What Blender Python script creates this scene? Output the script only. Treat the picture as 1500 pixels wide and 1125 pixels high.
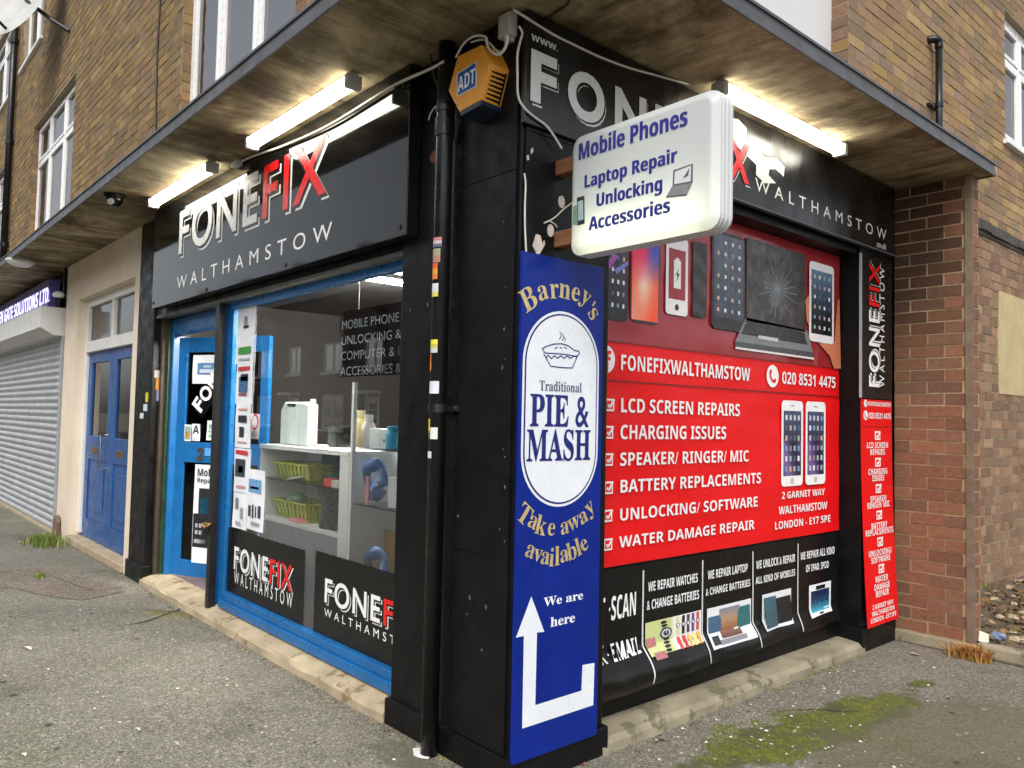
import bpy, bmesh, math, random
from mathutils import Vector, Matrix, noise as mnoise
random.seed(7)
for o in list(bpy.data.objects): bpy.data.objects.remove(o, do_unlink=True)
S = bpy.context.scene
COL = S.collection

# ------------------------------------------------------------------ camera, sky, sun, exposure
FPX, YAW, PITCH, ROLL = 1146.98, -0.851068, 0.0452324, -0.021301
CAM = Vector((2.5855, -2.2926, 1.6))
_f = Vector((math.cos(PITCH)*math.sin(YAW), math.cos(PITCH)*math.cos(YAW), math.sin(PITCH)))
_r = Vector((math.cos(YAW), -math.sin(YAW), 0)); _d = _f.cross(_r)
_c, _s = math.cos(ROLL), math.sin(ROLL)
RGT, DWN = _c*_r + _s*_d, -_s*_r + _c*_d
cd = bpy.data.cameras.new('camera'); co = bpy.data.objects.new('camera', cd); COL.objects.link(co)
cd.sensor_width = 36; cd.lens = FPX/1500*36; cd.clip_start = 0.05; cd.clip_end = 2000
_m = Matrix((RGT, -DWN, -_f)).transposed().to_4x4(); _m.translation = CAM
co.matrix_world = _m; S.camera = co

W = bpy.data.worlds.new('World'); S.world = W; W.use_nodes = True
nt = W.node_tree; bg = nt.nodes['Background']
sky = nt.nodes.new('ShaderNodeTexSky'); sky.sky_type = 'NISHITA'; sky.sun_disc = False
SUN_EL, SUN_AZ = math.radians(48), math.radians(140)     # azimuth clockwise from +Y
sky.sun_elevation = SUN_EL; sky.sun_rotation = SUN_AZ
sky.air_density = 1.0; sky.dust_density = 3.0; sky.ozone_density = 1.0
hs = nt.nodes.new('ShaderNodeHueSaturation'); hs.inputs['Saturation'].default_value = 0.28
nt.links.new(sky.outputs[0], hs.inputs['Color']); nt.links.new(hs.outputs[0], bg.inputs[0])
bg.inputs[1].default_value = 0.15
sl = bpy.data.lights.new('sun', 'SUN'); sl.energy = 0.9; sl.angle = math.radians(25); sl.color = (1, .96, .9)
so = bpy.data.objects.new('sun', sl); COL.objects.link(so)
_sd = Vector((math.sin(SUN_AZ)*math.cos(SUN_EL), math.cos(SUN_AZ)*math.cos(SUN_EL), math.sin(SUN_EL)))
so.rotation_euler = _sd.to_track_quat('Z', 'Y').to_euler(); so.location = (4, -6, 12)
S.view_settings.view_transform = 'Standard'; S.view_settings.look = 'None'
S.view_settings.exposure = 0.80; S.view_settings.gamma = 1.0
S.cycles.max_bounces = 8; S.cycles.transparent_max_bounces = 16

# ------------------------------------------------------------------ picture measurements -> real planes
def ray(px, py): return RGT*((px-750)/FPX) + DWN*((py-562.5)/FPX) + _f
def pf(px, py, y=0.0):
    d = ray(px, py); q = CAM + d*((y-CAM.y)/d.y); return q.x, q.z
def ps(px, py, x=0.0):
    d = ray(px, py); q = CAM + d*((x-CAM.x)/d.x); return q.y, q.z
def pg(px, py, z=0.0):
    d = ray(px, py); q = CAM + d*((z-CAM.z)/d.z); return q.x, q.y
class Front:                     # a plane parallel to the front of the shop, at depth y
    def __init__(s, y): s.y = y
    def p(s, px, py): return pf(px, py, s.y)
    def m(s, u, v, w=0.0): return Vector((u, s.y - w, v))
class Side:                      # a plane parallel to the side of the shop
    def __init__(s, x): s.x = x
    def p(s, px, py): return ps(px, py, s.x)
    def m(s, u, v, w=0.0): return Vector((s.x + w, u, v))
class Turned:                    # a vertical plane through (x,y) running along angle a
    def __init__(s, x, y, a): s.o = Vector((x, y, 0)); s.t = Vector((math.cos(a), math.sin(a), 0)); s.n = Vector((math.sin(a), -math.cos(a), 0))
    def p(s, px, py):
        d = ray(px, py); q = CAM + d*((s.o-CAM).dot(s.n)/d.dot(s.n)); return (q-s.o).dot(s.t), q.z
    def m(s, u, v, w=0.0): return s.o + s.t*u + s.n*w + Vector((0, 0, v))

def lin(c):
    if max(c) <= 1.0 and not all(isinstance(k, int) for k in c): return (c[0], c[1], c[2], 1)
    f = lambda v: (v/255/12.92) if v/255 <= .04045 else ((v/255+.055)/1.055)**2.4
    return (f(c[0]), f(c[1]), f(c[2]), 1)

# ------------------------------------------------------------------ materials
MATS = {}
def newmat(name):
    m = bpy.data.materials.new(name); m.use_nodes = True; MATS[name] = m
    return m, m.node_tree.nodes, m.node_tree.links, m.node_tree.nodes['Principled BSDF']
def nd(n, t, **k):
    x = n.new(t)
    for a, b in k.items():
        if a in x.inputs: x.inputs[a].default_value = b
        else: setattr(x, a, b)
    return x
def coords(n, l, scale=(1, 1, 1)):
    tc = n.new('ShaderNodeTexCoord'); mp = n.new('ShaderNodeMapping'); mp.inputs['Scale'].default_value = scale
    l.new(tc.outputs['Object'], mp.inputs[0]); return mp.outputs[0]
def ramp(n, l, src, stops):
    r = n.new('ShaderNodeValToRGB'); e = r.color_ramp.elements
    while len(e) < len(stops): e.new(.5)
    for i, (p, c) in enumerate(stops):
        e[i].position = p; e[i].color = c if len(c) == 4 else (*c, 1)
    l.new(src, r.inputs[0]); return r.outputs[0]
def mix(n, l, fac, a, b, mode='MIX'):
    x = n.new('ShaderNodeMix'); x.data_type = 'RGBA'; x.blend_type = mode
    for s, v in ((x.inputs[0], fac), (x.inputs[6], a), (x.inputs[7], b)):
        if hasattr(v, 'links'): l.new(v, s)
        else: s.default_value = v if not isinstance(v, tuple) or len(v) == 4 else (*v, 1)
    return x.outputs[2]
def surf(name, col=None, rough=.5, var=.2, scale=6, bump=.05, bscale=40, metal=0.0, spec=.5, rvar=.12, attr=False, stretch=(1, 1, 1), spots=None, coat=0):
    """painted / printed / cast surface: colour drifting with noise, uneven gloss and a fine bump"""
    m, n, l, b = newmat(name); v = coords(n, l, stretch)
    n1 = nd(n, 'ShaderNodeTexNoise', Scale=scale, Detail=6, Roughness=.6); l.new(v, n1.inputs['Vector'])
    if attr:
        a = n.new('ShaderNodeVertexColor'); a.layer_name = 'Col'; base = a.outputs[0]
    else:
        rg = n.new('ShaderNodeRGB'); rg.outputs[0].default_value = lin(col); base = rg.outputs[0]
    shade = ramp(n, l, n1.outputs[0], [(.25, (1-var,)*3), (.75, (1+var,)*3)])
    c = mix(n, l, 1.0, base, shade, 'MULTIPLY')
    if spots:
        n3 = nd(n, 'ShaderNodeTexNoise', Scale=spots[0], Detail=8, Roughness=.7); l.new(v, n3.inputs['Vector'])
        k = ramp(n, l, n3.outputs[0], [(spots[1], (0, 0, 0)), (spots[1]+.04, (1, 1, 1))])
        c = mix(n, l, k, c, lin(spots[2]))
    l.new(c, b.inputs['Base Color'])
    n2 = nd(n, 'ShaderNodeTexNoise', Scale=scale*2.3, Detail=5); l.new(v, n2.inputs['Vector'])
    rr = ramp(n, l, n2.outputs[0], [(.3, (max(.02, rough-rvar),)*3), (.7, (min(1, rough+rvar),)*3)])
    l.new(rr, b.inputs['Roughness']); b.inputs['Metallic'].default_value = metal
    b.inputs['Specular IOR Level'].default_value = spec
    if coat: b.inputs['Coat Weight'].default_value = coat
    if bump:
        nb = nd(n, 'ShaderNodeTexNoise', Scale=bscale, Detail=5, Roughness=.6); l.new(v, nb.inputs['Vector'])
        bp = nd(n, 'ShaderNodeBump', Strength=bump, Distance=.01); l.new(nb.outputs[0], bp.inputs['Height']); l.new(bp.outputs[0], b.inputs['Normal'])
    return m
def glow(name, col, s):
    m, n, l, b = newmat(name); b.inputs['Base Color'].default_value = (.8, .8, .8, 1)
    b.inputs['Emission Color'].default_value = (*col, 1); b.inputs['Emission Strength'].default_value = s; b.inputs['Roughness'].default_value = .3
    return m
def glassmat(name, ior=1.5, tint=(1, 1, 1), rough=0.0, bump=.0, dust=0.0):
    m, n, l, b = newmat(name); n.remove(b); out = n['Material Output']
    fr = nd(n, 'ShaderNodeFresnel', IOR=ior); tr = n.new('ShaderNodeBsdfTransparent'); tr.inputs[0].default_value = (*tint, 1)
    gl = n.new('ShaderNodeBsdfGlossy'); gl.inputs['Roughness'].default_value = rough
    if bump:
        nb = nd(n, 'ShaderNodeTexNoise', Scale=1.3, Detail=1); l.new(coords(n, l), nb.inputs['Vector'])
        bp = nd(n, 'ShaderNodeBump', Strength=bump, Distance=.02); l.new(nb.outputs[0], bp.inputs['Height']); l.new(bp.outputs[0], gl.inputs['Normal']); l.new(bp.outputs[0], fr.inputs['Normal'])
    mx = n.new('ShaderNodeMixShader'); l.new(fr.outputs[0], mx.inputs[0]); l.new(tr.outputs[0], mx.inputs[1]); l.new(gl.outputs[0], mx.inputs[2])
    last = mx
    if dust:
        df = n.new('ShaderNodeBsdfDiffuse'); df.inputs[0].default_value = (.5, .5, .48, 1)
        nz = nd(n, 'ShaderNodeTexNoise', Scale=5, Detail=6); l.new(coords(n, l), nz.inputs['Vector'])
        k = ramp(n, l, nz.outputs[0], [(.35, (0, 0, 0)), (.8, (dust,)*3)])
        last = n.new('ShaderNodeMixShader'); l.new(k, last.inputs[0]); l.new(mx.outputs[0], last.inputs[1]); l.new(df.outputs[0], last.inputs[2])
    l.new(last.outputs[0], out.inputs[0]); return m

surf('brick', attr=True, rough=.88, var=.24, scale=25, bump=.5, bscale=70, spec=.25)
surf('mortar', (.29, .245, .175), rough=.95, var=.25, scale=9, bump=.5, bscale=90, spec=.2)
surf('mortar_warm', (.36, .27, .16), rough=.95, var=.25, scale=9, bump=.5, bscale=90, spec=.2)
surf('black_paint', (.0055, .0055, .006), rough=.40, var=.5, scale=4, bump=.18, bscale=18, rvar=.14, spec=.2, spots=(34, .70, (60, 58, 55)))
surf('black_board', (.006, .0065, .007), rough=.055, var=.3, scale=3, bump=.02, bscale=2.5, rvar=.03, spec=.35)
surf('black_board_dusty', (.009, .009, .009), rough=.24, var=.5, scale=2, bump=.05, bscale=5, rvar=.14, stretch=(1, 1, .25))
surf('black_vinyl', (.007, .007, .007), rough=.25, spec=.3, var=.3, scale=5, bump=.05, bscale=6)
surf('black_metal', (.012, .011, .011), rough=.4, var=.4, scale=8, bump=.15, bscale=25)
surf('black_plastic', (.008, .008, .009), rough=.3, spec=.35, var=.3, scale=6, bump=.06, bscale=20)
surf('blue_paint', (.008, .118, .33), rough=.34, var=.16, scale=5, bump=.06, bscale=25, spots=(16, .76, (150, 160, 170)))
surf('door_blue', (.02, .085, .27), rough=.38, var=.22, scale=5, bump=.1, bscale=30, spots=(13, .70, (84, 106, 150)))
surf('green_paint', (.01, .05, .015), rough=.5, var=.5, scale=10, bump=.2, bscale=30, spots=(12, .55, (50, 32, 25)))
surf('navy_board', (.003, .018, .21), rough=.28, spec=.22, var=.18, scale=3, bump=.03, bscale=8, spots=(30, .76, (30, 45, 120)))
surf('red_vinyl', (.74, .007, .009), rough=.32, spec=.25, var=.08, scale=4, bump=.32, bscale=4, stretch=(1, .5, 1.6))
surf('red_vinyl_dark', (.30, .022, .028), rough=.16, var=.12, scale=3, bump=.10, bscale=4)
surf('print', attr=True, rough=.3, var=.06, scale=8, bump=.08, bscale=8)
surf('print_matt', attr=True, rough=.6, var=.08, scale=12, bump=.08, bscale=14)
surf('paper', attr=True, rough=.75, var=.08, scale=14, bump=.2, bscale=12)
surf('gold_letter', (.64, .50, .22), rough=.35, var=.3, scale=30, bump=.1, bscale=50, metal=.4)
surf('cream_render', (.72, .61, .48), rough=.85, var=.10, scale=2.5, bump=.35, bscale=30, spots=(6, .70, (176, 158, 134)))
surf('white_upvc', (.78, .78, .77), rough=.28, var=.05, scale=5, bump=.03, bscale=12)
surf('white_paint', (.74, .73, .70), rough=.5, var=.10, scale=6, bump=.12, bscale=25)
surf('grey_metal', (.42, .44, .46), rough=.42, var=.16, scale=3, bump=.12, bscale=8, metal=.25, spots=(5, .68, (142, 140, 134)))
surf('fascia_metal', (.075, .078, .084), rough=.5, var=.25, scale=5, bump=.2, bscale=20)
surf('plastic_grey', (.50, .50, .48), rough=.5, var=.12, scale=8, bump=.06, bscale=20)
surf('cable_white', (.62, .60, .55), rough=.5, var=.2, scale=12, bump=.05, bscale=30)
surf('cable_dark', (.05, .035, .025), rough=.7, var=.3, scale=12, bump=.05, bscale=30)
surf('orange_plastic', (.72, .31, .03), rough=.34, var=.12, scale=7, bump=.06, bscale=18)
surf('blue_plastic', (.014, .022, .05), rough=.35, var=.15, scale=7, bump=.05, bscale=18)
surf('wood_block', (.20, .085, .035), rough=.75, var=.4, scale=9, bump=.3, bscale=20, stretch=(1, 4, 4))
surf('plaster', (.60, .52, .46), rough=.9, var=.2, scale=30, bump=.4, bscale=60)
surf('rust', (.16, .06, .025), rough=.75, var=.5, scale=18, bump=.35, bscale=40)
surf('brass', (.35, .22, .08), rough=.35, var=.25, scale=20, bump=.1, bscale=40, metal=.9)
surf('chrome', (.6, .6, .6), rough=.25, var=.1, scale=20, bump=.03, bscale=40, metal=1.0)
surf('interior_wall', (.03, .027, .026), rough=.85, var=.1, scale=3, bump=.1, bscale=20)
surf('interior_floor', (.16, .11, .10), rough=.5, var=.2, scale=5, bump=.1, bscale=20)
surf('white_laminate', (.82, .83, .84), rough=.35, var=.05, scale=5, bump=.02, bscale=10)
surf('grey_laminate', (.30, .30, .34), rough=.4, var=.08, scale=5, bump=.04, bscale=10)
surf('jerry_white', (.60, .66, .63), rough=.4, var=.06, scale=6, bump=.05, bscale=10)
surf('basket_green', (.42, .46, .05), rough=.45, var=.12, scale=10, bump=.05, bscale=14)
surf('bag_black', (.03, .03, .035), rough=.3, var=.4, scale=9, bump=.6, bscale=14)
surf('goods', attr=True, rough=.4, var=.12, scale=14, bump=.08, bscale=20)
surf('curtain', (.80, .83, .86), rough=.9, var=.10, scale=5, bump=.1, bscale=30, stretch=(6, 6, .2))
surf('stones', attr=True, rough=.9, var=.3, scale=30, bump=.5, bscale=60)
surf('leaf', attr=True, rough=.75, var=.35, scale=20, bump=.15, bscale=40)
surf('moss', attr=True, rough=.95, var=.35, scale=18, bump=.3, bscale=120)
surf('house_brick', (.075, .036, .026), rough=.9, var=.3, scale=1.2, bump=.2, bscale=30)
surf('house_roof', (.07, .055, .05), rough=.85, var=.3, scale=4, bump=.3, bscale=30)
surf('dish', (.46, .46, .43), rough=.5, var=.12, scale=4, bump=.05, bscale=10)
surf('lead', (.055, .05, .042), rough=.75, var=.5, scale=7, bump=.5, bscale=30)
surf('earth', (.11, .085, .06), rough=.95, var=.4, scale=12, bump=.6, bscale=40)
glassmat('glass', 2.1, (.95, .97, .96), bump=.03, dust=.03)
glassmat('glass_dark', 1.6, (.55, .58, .58), bump=.04)
glassmat('glass_sky', 4.2, (.9, .93, .95), bump=.08)
glassmat('acrylic', 1.35, (.8, .84, .86))
glow('tube_glow', (1.0, .96, .82), 9.0)
glow('tube_inside', (1.0, .97, .88), 560.0)
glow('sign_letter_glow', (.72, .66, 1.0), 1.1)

def soffit_mat():
    m, n, l, b = newmat('soffit_concrete'); v = coords(n, l)
    n1 = nd(n, 'ShaderNodeTexNoise', Scale=1.2, Detail=9, Roughness=.68, Distortion=.8); l.new(v, n1.inputs['Vector'])
    n3 = nd(n, 'ShaderNodeTexNoise', Scale=.8, Detail=7, Roughness=.72, Distortion=.5); l.new(v, n3.inputs['Vector'])
    sx = n.new('ShaderNodeSeparateXYZ'); l.new(v, sx.inputs[0]); gt = n.new('ShaderNodeMath'); gt.operation = 'GREATER_THAN'; l.new(sx.outputs[0], gt.inputs[0]); gt.inputs[1].default_value = -.02
    fr = nd(n, 'ShaderNodeTexNoise', Scale=1.6, Detail=8, Roughness=.72, Distortion=.25); l.new(coords(n, l, (5.5, .9, 1)), fr.inputs['Vector'])
    sd = nd(n, 'ShaderNodeTexNoise', Scale=1.6, Detail=8, Roughness=.72, Distortion=.25); l.new(coords(n, l, (.9, 5.5, 1)), sd.inputs['Vector'])
    st = mix(n, l, gt.outputs[0], fr.outputs[0], sd.outputs[0])                    # board marks run square to each wall
    a = ramp(n, l, n1.outputs[0], [(.28, (.12, .092, .055)), (.45, (.28, .225, .135)), (.58, (.46, .385, .24)), (.75, (.60, .51, .34))])
    s = ramp(n, l, st, [(.30, (.30, .28, .25)), (.43, (.72, .70, .66)), (.56, (1, 1, 1)), (.72, (1.25, 1.22, 1.15))])
    k = ramp(n, l, n3.outputs[0], [(.45, (1, 1, 1)), (.60, (.34, .29, .24))])
    c = mix(n, l, 1.0, a, s, 'MULTIPLY'); c = mix(n, l, 1.0, c, k, 'MULTIPLY'); l.new(c, b.inputs['Base Color'])
    b.inputs['Roughness'].default_value = .9; b.inputs['Specular IOR Level'].default_value = .2
    bp = nd(n, 'ShaderNodeBump', Strength=.5, Distance=.01); l.new(st, bp.inputs['Height']); l.new(bp.outputs[0], b.inputs['Normal'])
soffit_mat()
def _el(px0, py0, px1, py1, half):
    x0, y0 = pg(px0, py0); x1, y1 = pg(px1, py1); return ((x0+x1)/2, (y0+y1)/2, math.hypot(x1-x0, y1-y0)/2, half, math.atan2(y1-y0, x1-x0))
MOSSY = [(*_el(1040, 1120, 1330, 1020, .18), 4.0, (.062, .078, .020), .85), (*_el(1335, 1005, 1368, 1000, .05), 5.0, (.062, .075, .016), .8), (*_el(1230, 1120, 1500, 1040, .45), 2.2, (.105, .10, .055), .6), (*_el(640, 1150, 560, 1085, .10), 5.0, (.085, .082, .05), .6), (*_el(300, 905, 215, 893, .05), 7.0, (.10, .095, .035), .7)]
def asphalt_mat(name, c0, c1, c2, tint=None):
    m, n, l, b = newmat(name); v = coords(n, l)
    vo = nd(n, 'ShaderNodeTexVoronoi', Scale=120); vo.feature = 'F1'; l.new(v, vo.inputs['Vector'])
    vr = nd(n, 'ShaderNodeTexVoronoi', Scale=55); l.new(v, vr.inputs['Vector'])
    big = nd(n, 'ShaderNodeTexNoise', Scale=.9, Detail=7, Roughness=.65); l.new(v, big.inputs['Vector'])
    fine = nd(n, 'ShaderNodeTexNoise', Scale=160, Detail=4, Roughness=.7); l.new(v, fine.inputs['Vector'])
    sp = n.new('ShaderNodeSeparateColor'); l.new(vo.outputs['Color'], sp.inputs[0])
    base = ramp(n, l, sp.outputs[0], [(.0, c0), (.55, c1), (.93, c2), (1.0, (.42, .40, .35))])
    sp2 = n.new('ShaderNodeSeparateColor'); l.new(vr.outputs['Color'], sp2.inputs[0])
    st = ramp(n, l, sp2.outputs[1], [(.0, (.80, .80, .80)), (.9, (1.08, 1.08, 1.08)), (1.0, (1.5, 1.45, 1.35))])
    c = mix(n, l, .8, base, st, 'MULTIPLY')
    dk = ramp(n, l, big.outputs[0], [(.30, (.58, .57, .55)), (.44, (.92, .91, .90)), (.55, (1, 1, 1)), (.72, (1.24, 1.22, 1.15))])
    c = mix(n, l, 1.0, c, dk, 'MULTIPLY')
    gap = ramp(n, l, vo.outputs['Distance'], [(.0, (1.12, 1.12, 1.12)), (.65, (.9, .9, .9)), (1., (.45, .45, .45))])
    c = mix(n, l, 1.0, c, gap, 'MULTIPLY')
    if tint:
        n4 = nd(n, 'ShaderNodeTexNoise', Scale=1.7, Detail=6); l.new(v, n4.inputs['Vector'])
        k = ramp(n, l, n4.outputs[0], [(.52, (0, 0, 0)), (.72, (.45, .45, .45))]); c = mix(n, l, k, c, tint, 'MULTIPLY')
    if tint:                                                        # mossy growth that has crept over the tarmac, and grime along the walls
        for cx, cy, rx, ry, an, edge, colr, amt in MOSSY:
            mp = n.new('ShaderNodeMapping'); mp.vector_type = 'TEXTURE'; mp.inputs['Location'].default_value = (cx, cy, 0); mp.inputs['Rotation'].default_value = (0, 0, an); mp.inputs['Scale'].default_value = (rx, ry, 1)
            tc = n.new('ShaderNodeTexCoord'); l.new(tc.outputs['Object'], mp.inputs[0]); ln = n.new('ShaderNodeVectorMath'); ln.operation = 'LENGTH'; l.new(mp.outputs[0], ln.inputs[0])
            nz = nd(n, 'ShaderNodeTexNoise', Scale=edge, Detail=8, Roughness=.72); l.new(v, nz.inputs['Vector'])
            ma = n.new('ShaderNodeMath'); ma.operation = 'MULTIPLY_ADD'; l.new(nz.outputs[0], ma.inputs[0]); ma.inputs[1].default_value = -1.9; l.new(ln.outputs['Value'], ma.inputs[2])
            kk = ramp(n, l, ma.outputs[0], [(0.0, (amt,)*3), (.22, (0, 0, 0))]); c = mix(n, l, kk, c, colr)
    l.new(c, b.inputs['Base Color']); b.inputs['Roughness'].default_value = .92; b.inputs['Specular IOR Level'].default_value = .25
    h = n.new('ShaderNodeMath'); h.operation = 'SUBTRACT'; l.new(fine.outputs[0], h.inputs[0]); l.new(vo.outputs['Distance'], h.inputs[1])
    bp = nd(n, 'ShaderNodeBump', Strength=.5, Distance=.005); l.new(h.outputs[0], bp.inputs['Height']); l.new(bp.outputs[0], b.inputs['Normal'])
asphalt_mat('asphalt', (.135, .126, .104), (.195, .183, .150), (.275, .26, .215), (.80, .85, .62))
asphalt_mat('asphalt_red', (.115, .092, .074), (.17, .142, .116), (.25, .215, .175))
surf('step_stone', (.38, .31, .205), rough=.9, var=.28, scale=5, bump=.45, bscale=50, spots=(7, .57, (128, 112, 84)))
surf('sill_stone', (.26, .225, .155), rough=.9, var=.35, scale=5, bump=.45, bscale=50, spots=(6, .55, (104, 100, 76)))

# ------------------------------------------------------------------ mesh builder
class MB:
    def __init__(s): s.v = []; s.f = []; s.c = []
    def poly(s, pts, col=None):
        i = len(s.v); s.v += [tuple(p) for p in pts]; s.f.append(tuple(range(i, i+len(pts)))); s.c.append(col)
    def mesh(s, vs, fs, col=None):
        i = len(s.v); s.v += [tuple(p) for p in vs]
        for f in fs: s.f.append(tuple(k+i for k in f)); s.c.append(col(f) if callable(col) else col)
    def box(s, a, b, col=None):
        x0, y0, z0 = (min(a[k], b[k]) for k in range(3)); x1, y1, z1 = (max(a[k], b[k]) for k in range(3))
        s.mesh([(x0,y0,z0),(x1,y0,z0),(x1,y1,z0),(x0,y1,z0),(x0,y0,z1),(x1,y0,z1),(x1,y1,z1),(x0,y1,z1)],
               [(0,3,2,1),(4,5,6,7),(0,1,5,4),(1,2,6,5),(2,3,7,6),(3,0,4,7)], col)
    def pbox(s, pl, u0, v0, u1, v1, w0, w1, col=None):            # box standing on a plane
        if u0 > u1: u0, u1 = u1, u0
        if v0 > v1: v0, v1 = v1, v0
        q = [pl.m(u, v, w) for w in (w0, w1) for u, v in ((u0,v0),(u1,v0),(u1,v1),(u0,v1))]
        s.mesh(q, [(3,2,1,0),(4,5,6,7),(0,1,5,4),(1,2,6,5),(2,3,7,6),(3,0,4,7)], col)
    def rect(s, pl, u0, v0, u1, v1, w, col=None):
        if u0 > u1: u0, u1 = u1, u0
        if v0 > v1: v0, v1 = v1, v0
        s.poly([pl.m(u0,v0,w), pl.m(u1,v0,w), pl.m(u1,v1,w), pl.m(u0,v1,w)], col)
    def flat(s, pl, pts, w, col=None): s.poly([pl.m(u, v, w) for u, v in pts], col)
    def prism(s, pl, pts, w0, w1, col=None):
        n = len(pts); q = [pl.m(u, v, w0) for u, v in pts] + [pl.m(u, v, w1) for u, v in pts]
        s.mesh(q, [tuple(range(n-1, -1, -1)), tuple(range(n, 2*n))] + [(i, (i+1) % n, n+(i+1) % n, n+i) for i in range(n)], col)
    def tube(s, pts, r, n=8, col=None, cap=True):
        pts = [Vector(p) for p in pts]; rings = []; up = Vector((0.13, .21, 1)).normalized()
        for i, p in enumerate(pts):
            t = (pts[min(i+1, len(pts)-1)] - pts[max(i-1, 0)]).normalized()
            a = t.cross(up)
            if a.length < .15: a = t.cross(Vector((1, .1, 0)))
            a.normalize(); b = t.cross(a); rr = r[i] if isinstance(r, (list, tuple)) else r
            rings.append([p + (a*math.cos(2*math.pi*k/n) + b*math.sin(2*math.pi*k/n))*rr for k in range(n)])
        vs = [q for g in rings for q in g]; fs = []
        for i in range(len(pts)-1):
            for k in range(n): fs.append((i*n+k, i*n+(k+1) % n, (i+1)*n+(k+1) % n, (i+1)*n+k))
        if cap: fs += [tuple(range(n-1, -1, -1)), tuple(range((len(pts)-1)*n, len(pts)*n))]
        s.mesh(vs, fs, col)
    def ball(s, c, r, n=10, m=6, col=None, jit=0):
        rx, ry, rz = r if isinstance(r, tuple) else (r, r, r); vs = [(c[0], c[1], c[2]+rz)]; fs = []
        for i in range(1, m):
            th = math.pi*i/m
            for k in range(n):
                a = 2*math.pi*k/n; j = 1 + random.uniform(-jit, jit)
                vs.append((c[0]+rx*math.sin(th)*math.cos(a)*j, c[1]+ry*math.sin(th)*math.sin(a)*j, c[2]+rz*math.cos(th)*j))
        vs.append((c[0], c[1], c[2]-rz)); e = len(vs)-1
        for k in range(n):
            fs.append((0, 1+k, 1+(k+1) % n)); fs.append((e, e-n+(k+1) % n, e-n+k))
            for i in range(m-2): fs.append((1+i*n+k, 1+(i+1)*n+k, 1+(i+1)*n+(k+1) % n, 1+i*n+(k+1) % n))
        s.mesh(vs, fs, col)
    def build(s, name, mat, parent=None, smooth=False, bevel=0, **tags):
        vs = [Vector(v) for v in s.v]
        if parent is not None: off = parent.get('_o') or (0, 0, 0); off = Vector(off)
        else:
            lo = [min(v[k] for v in vs) for k in range(3)]; hi = [max(v[k] for v in vs) for k in range(3)]
            off = Vector(((lo[0]+hi[0])/2, (lo[1]+hi[1])/2, lo[2]))
        me = bpy.data.meshes.new(name); me.from_pydata([tuple(v-off) for v in vs], [], s.f); me.update()
        if any(c is not None for c in s.c):
            at = me.color_attributes.new('Col', 'FLOAT_COLOR', 'CORNER'); k = 0; buf = []
            for f, c in zip(s.f, s.c):
                if c and isinstance(c[0], (tuple, list)):
                    for q in c: buf += list(lin(q))
                else: buf += list(lin(c) if c else (.5, .5, .5, 1))*len(f)
            at.data.foreach_set('color', buf)
        me.materials.append(MATS[mat])
        o = bpy.data.objects.new(name, me); COL.objects.link(o)
        if parent is None: o.location = off; o['_o'] = tuple(off)
        else:
            o.parent = parent; o['_o'] = tuple(off)
            if smooth is None: pass
        if smooth:
            for p in me.polygons: p.use_smooth = True
        if bevel:
            b = o.modifiers.new('bevel', 'BEVEL'); b.width = bevel; b.segments = 2; b.limit_method = 'ANGLE'
        for k, v in tags.items(): o['category' if k == 'cat' else k] = v
        return o
def thing(name, label, cat, loc, group=None):
    o = bpy.data.objects.new(name, None); COL.objects.link(o); o.location = loc; o['_o'] = tuple(loc)
    o.empty_display_size = .1; o['label'] = label; o['category'] = cat
    if group: o['group'] = group
    return o
def struct(mb, name, mat, **k): return mb.build(name, mat, None, kind='structure', **k)

# ------------------------------------------------------------------ lettering
_G = {}
def glyphs(txt, style='sans', off=0.0, sp=1.0):
    key = (txt, style, off, sp)
    if key in _G: return _G[key]
    base = {'bold': (0x1D5D4, 0x1D5EE, 0x1D7EC), 'serif': (0x1D400, 0x1D41A, 0x1D7CE)}.get(style)
    t = txt
    if style == 'bold': off = 0.0
    if base:
        t = ''.join(chr(base[0]+ord(c)-65) if 'A' <= c <= 'Z' else chr(base[1]+ord(c)-97) if 'a' <= c <= 'z' else chr(base[2]+ord(c)-48) if c.isdigit() else c for c in txt)
    cu = bpy.data.curves.new('lettering', 'FONT'); cu.body = t; cu.offset = off; cu.space_character = sp; cu.resolution_u = 5; cu.fill_mode = 'FRONT'
    o = bpy.data.objects.new('lettering', cu); me = bpy.data.meshes.new_from_object(o)
    vs = [(v.co.x, v.co.y) for v in me.vertices]; fs = [tuple(p.vertices) for p in me.polygons]
    bpy.data.objects.remove(o); bpy.data.curves.remove(cu); bpy.data.meshes.remove(me)
    x0 = min(v[0] for v in vs); x1 = max(v[0] for v in vs); y0 = min(v[1] for v in vs); y1 = max(v[1] for v in vs)
    _G[key] = ([((x-x0)/(x1-x0), (y-y0)/(y1-y0)) for x, y in vs], fs, (x1-x0)/(y1-y0), x1-x0)
    return _G[key]
def text(mb, pl, txt, u0, v0, u1, v1, w, col, style='bold', off=0.0, warp=None, clip=None, sp=1.0):
    vs, fs, asp, wd = glyphs(txt, style, off, sp)
    P = [(u0+(u1-u0)*a, v0+(v1-v0)*b) for a, b in vs]
    if clip is not None: P = [(min(u, clip), v) for u, v in P]
    q = [warp(u, v, w) if warp else pl.m(u, v, w) for u, v in P]
    cf = (lambda f: col(sum(vs[i][0] for i in f)/len(f))) if callable(col) else col
    mb.mesh(q, fs, cf)
def tpx(mb, pl, txt, ll, ur, w, col, style='bold', off=0.0, **k):
    u0, v0 = pl.p(*ll); u1, v1 = pl.p(*ur); text(mb, pl, txt, u0, v0, u1, v1, w, col, style, off, **k)
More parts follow.
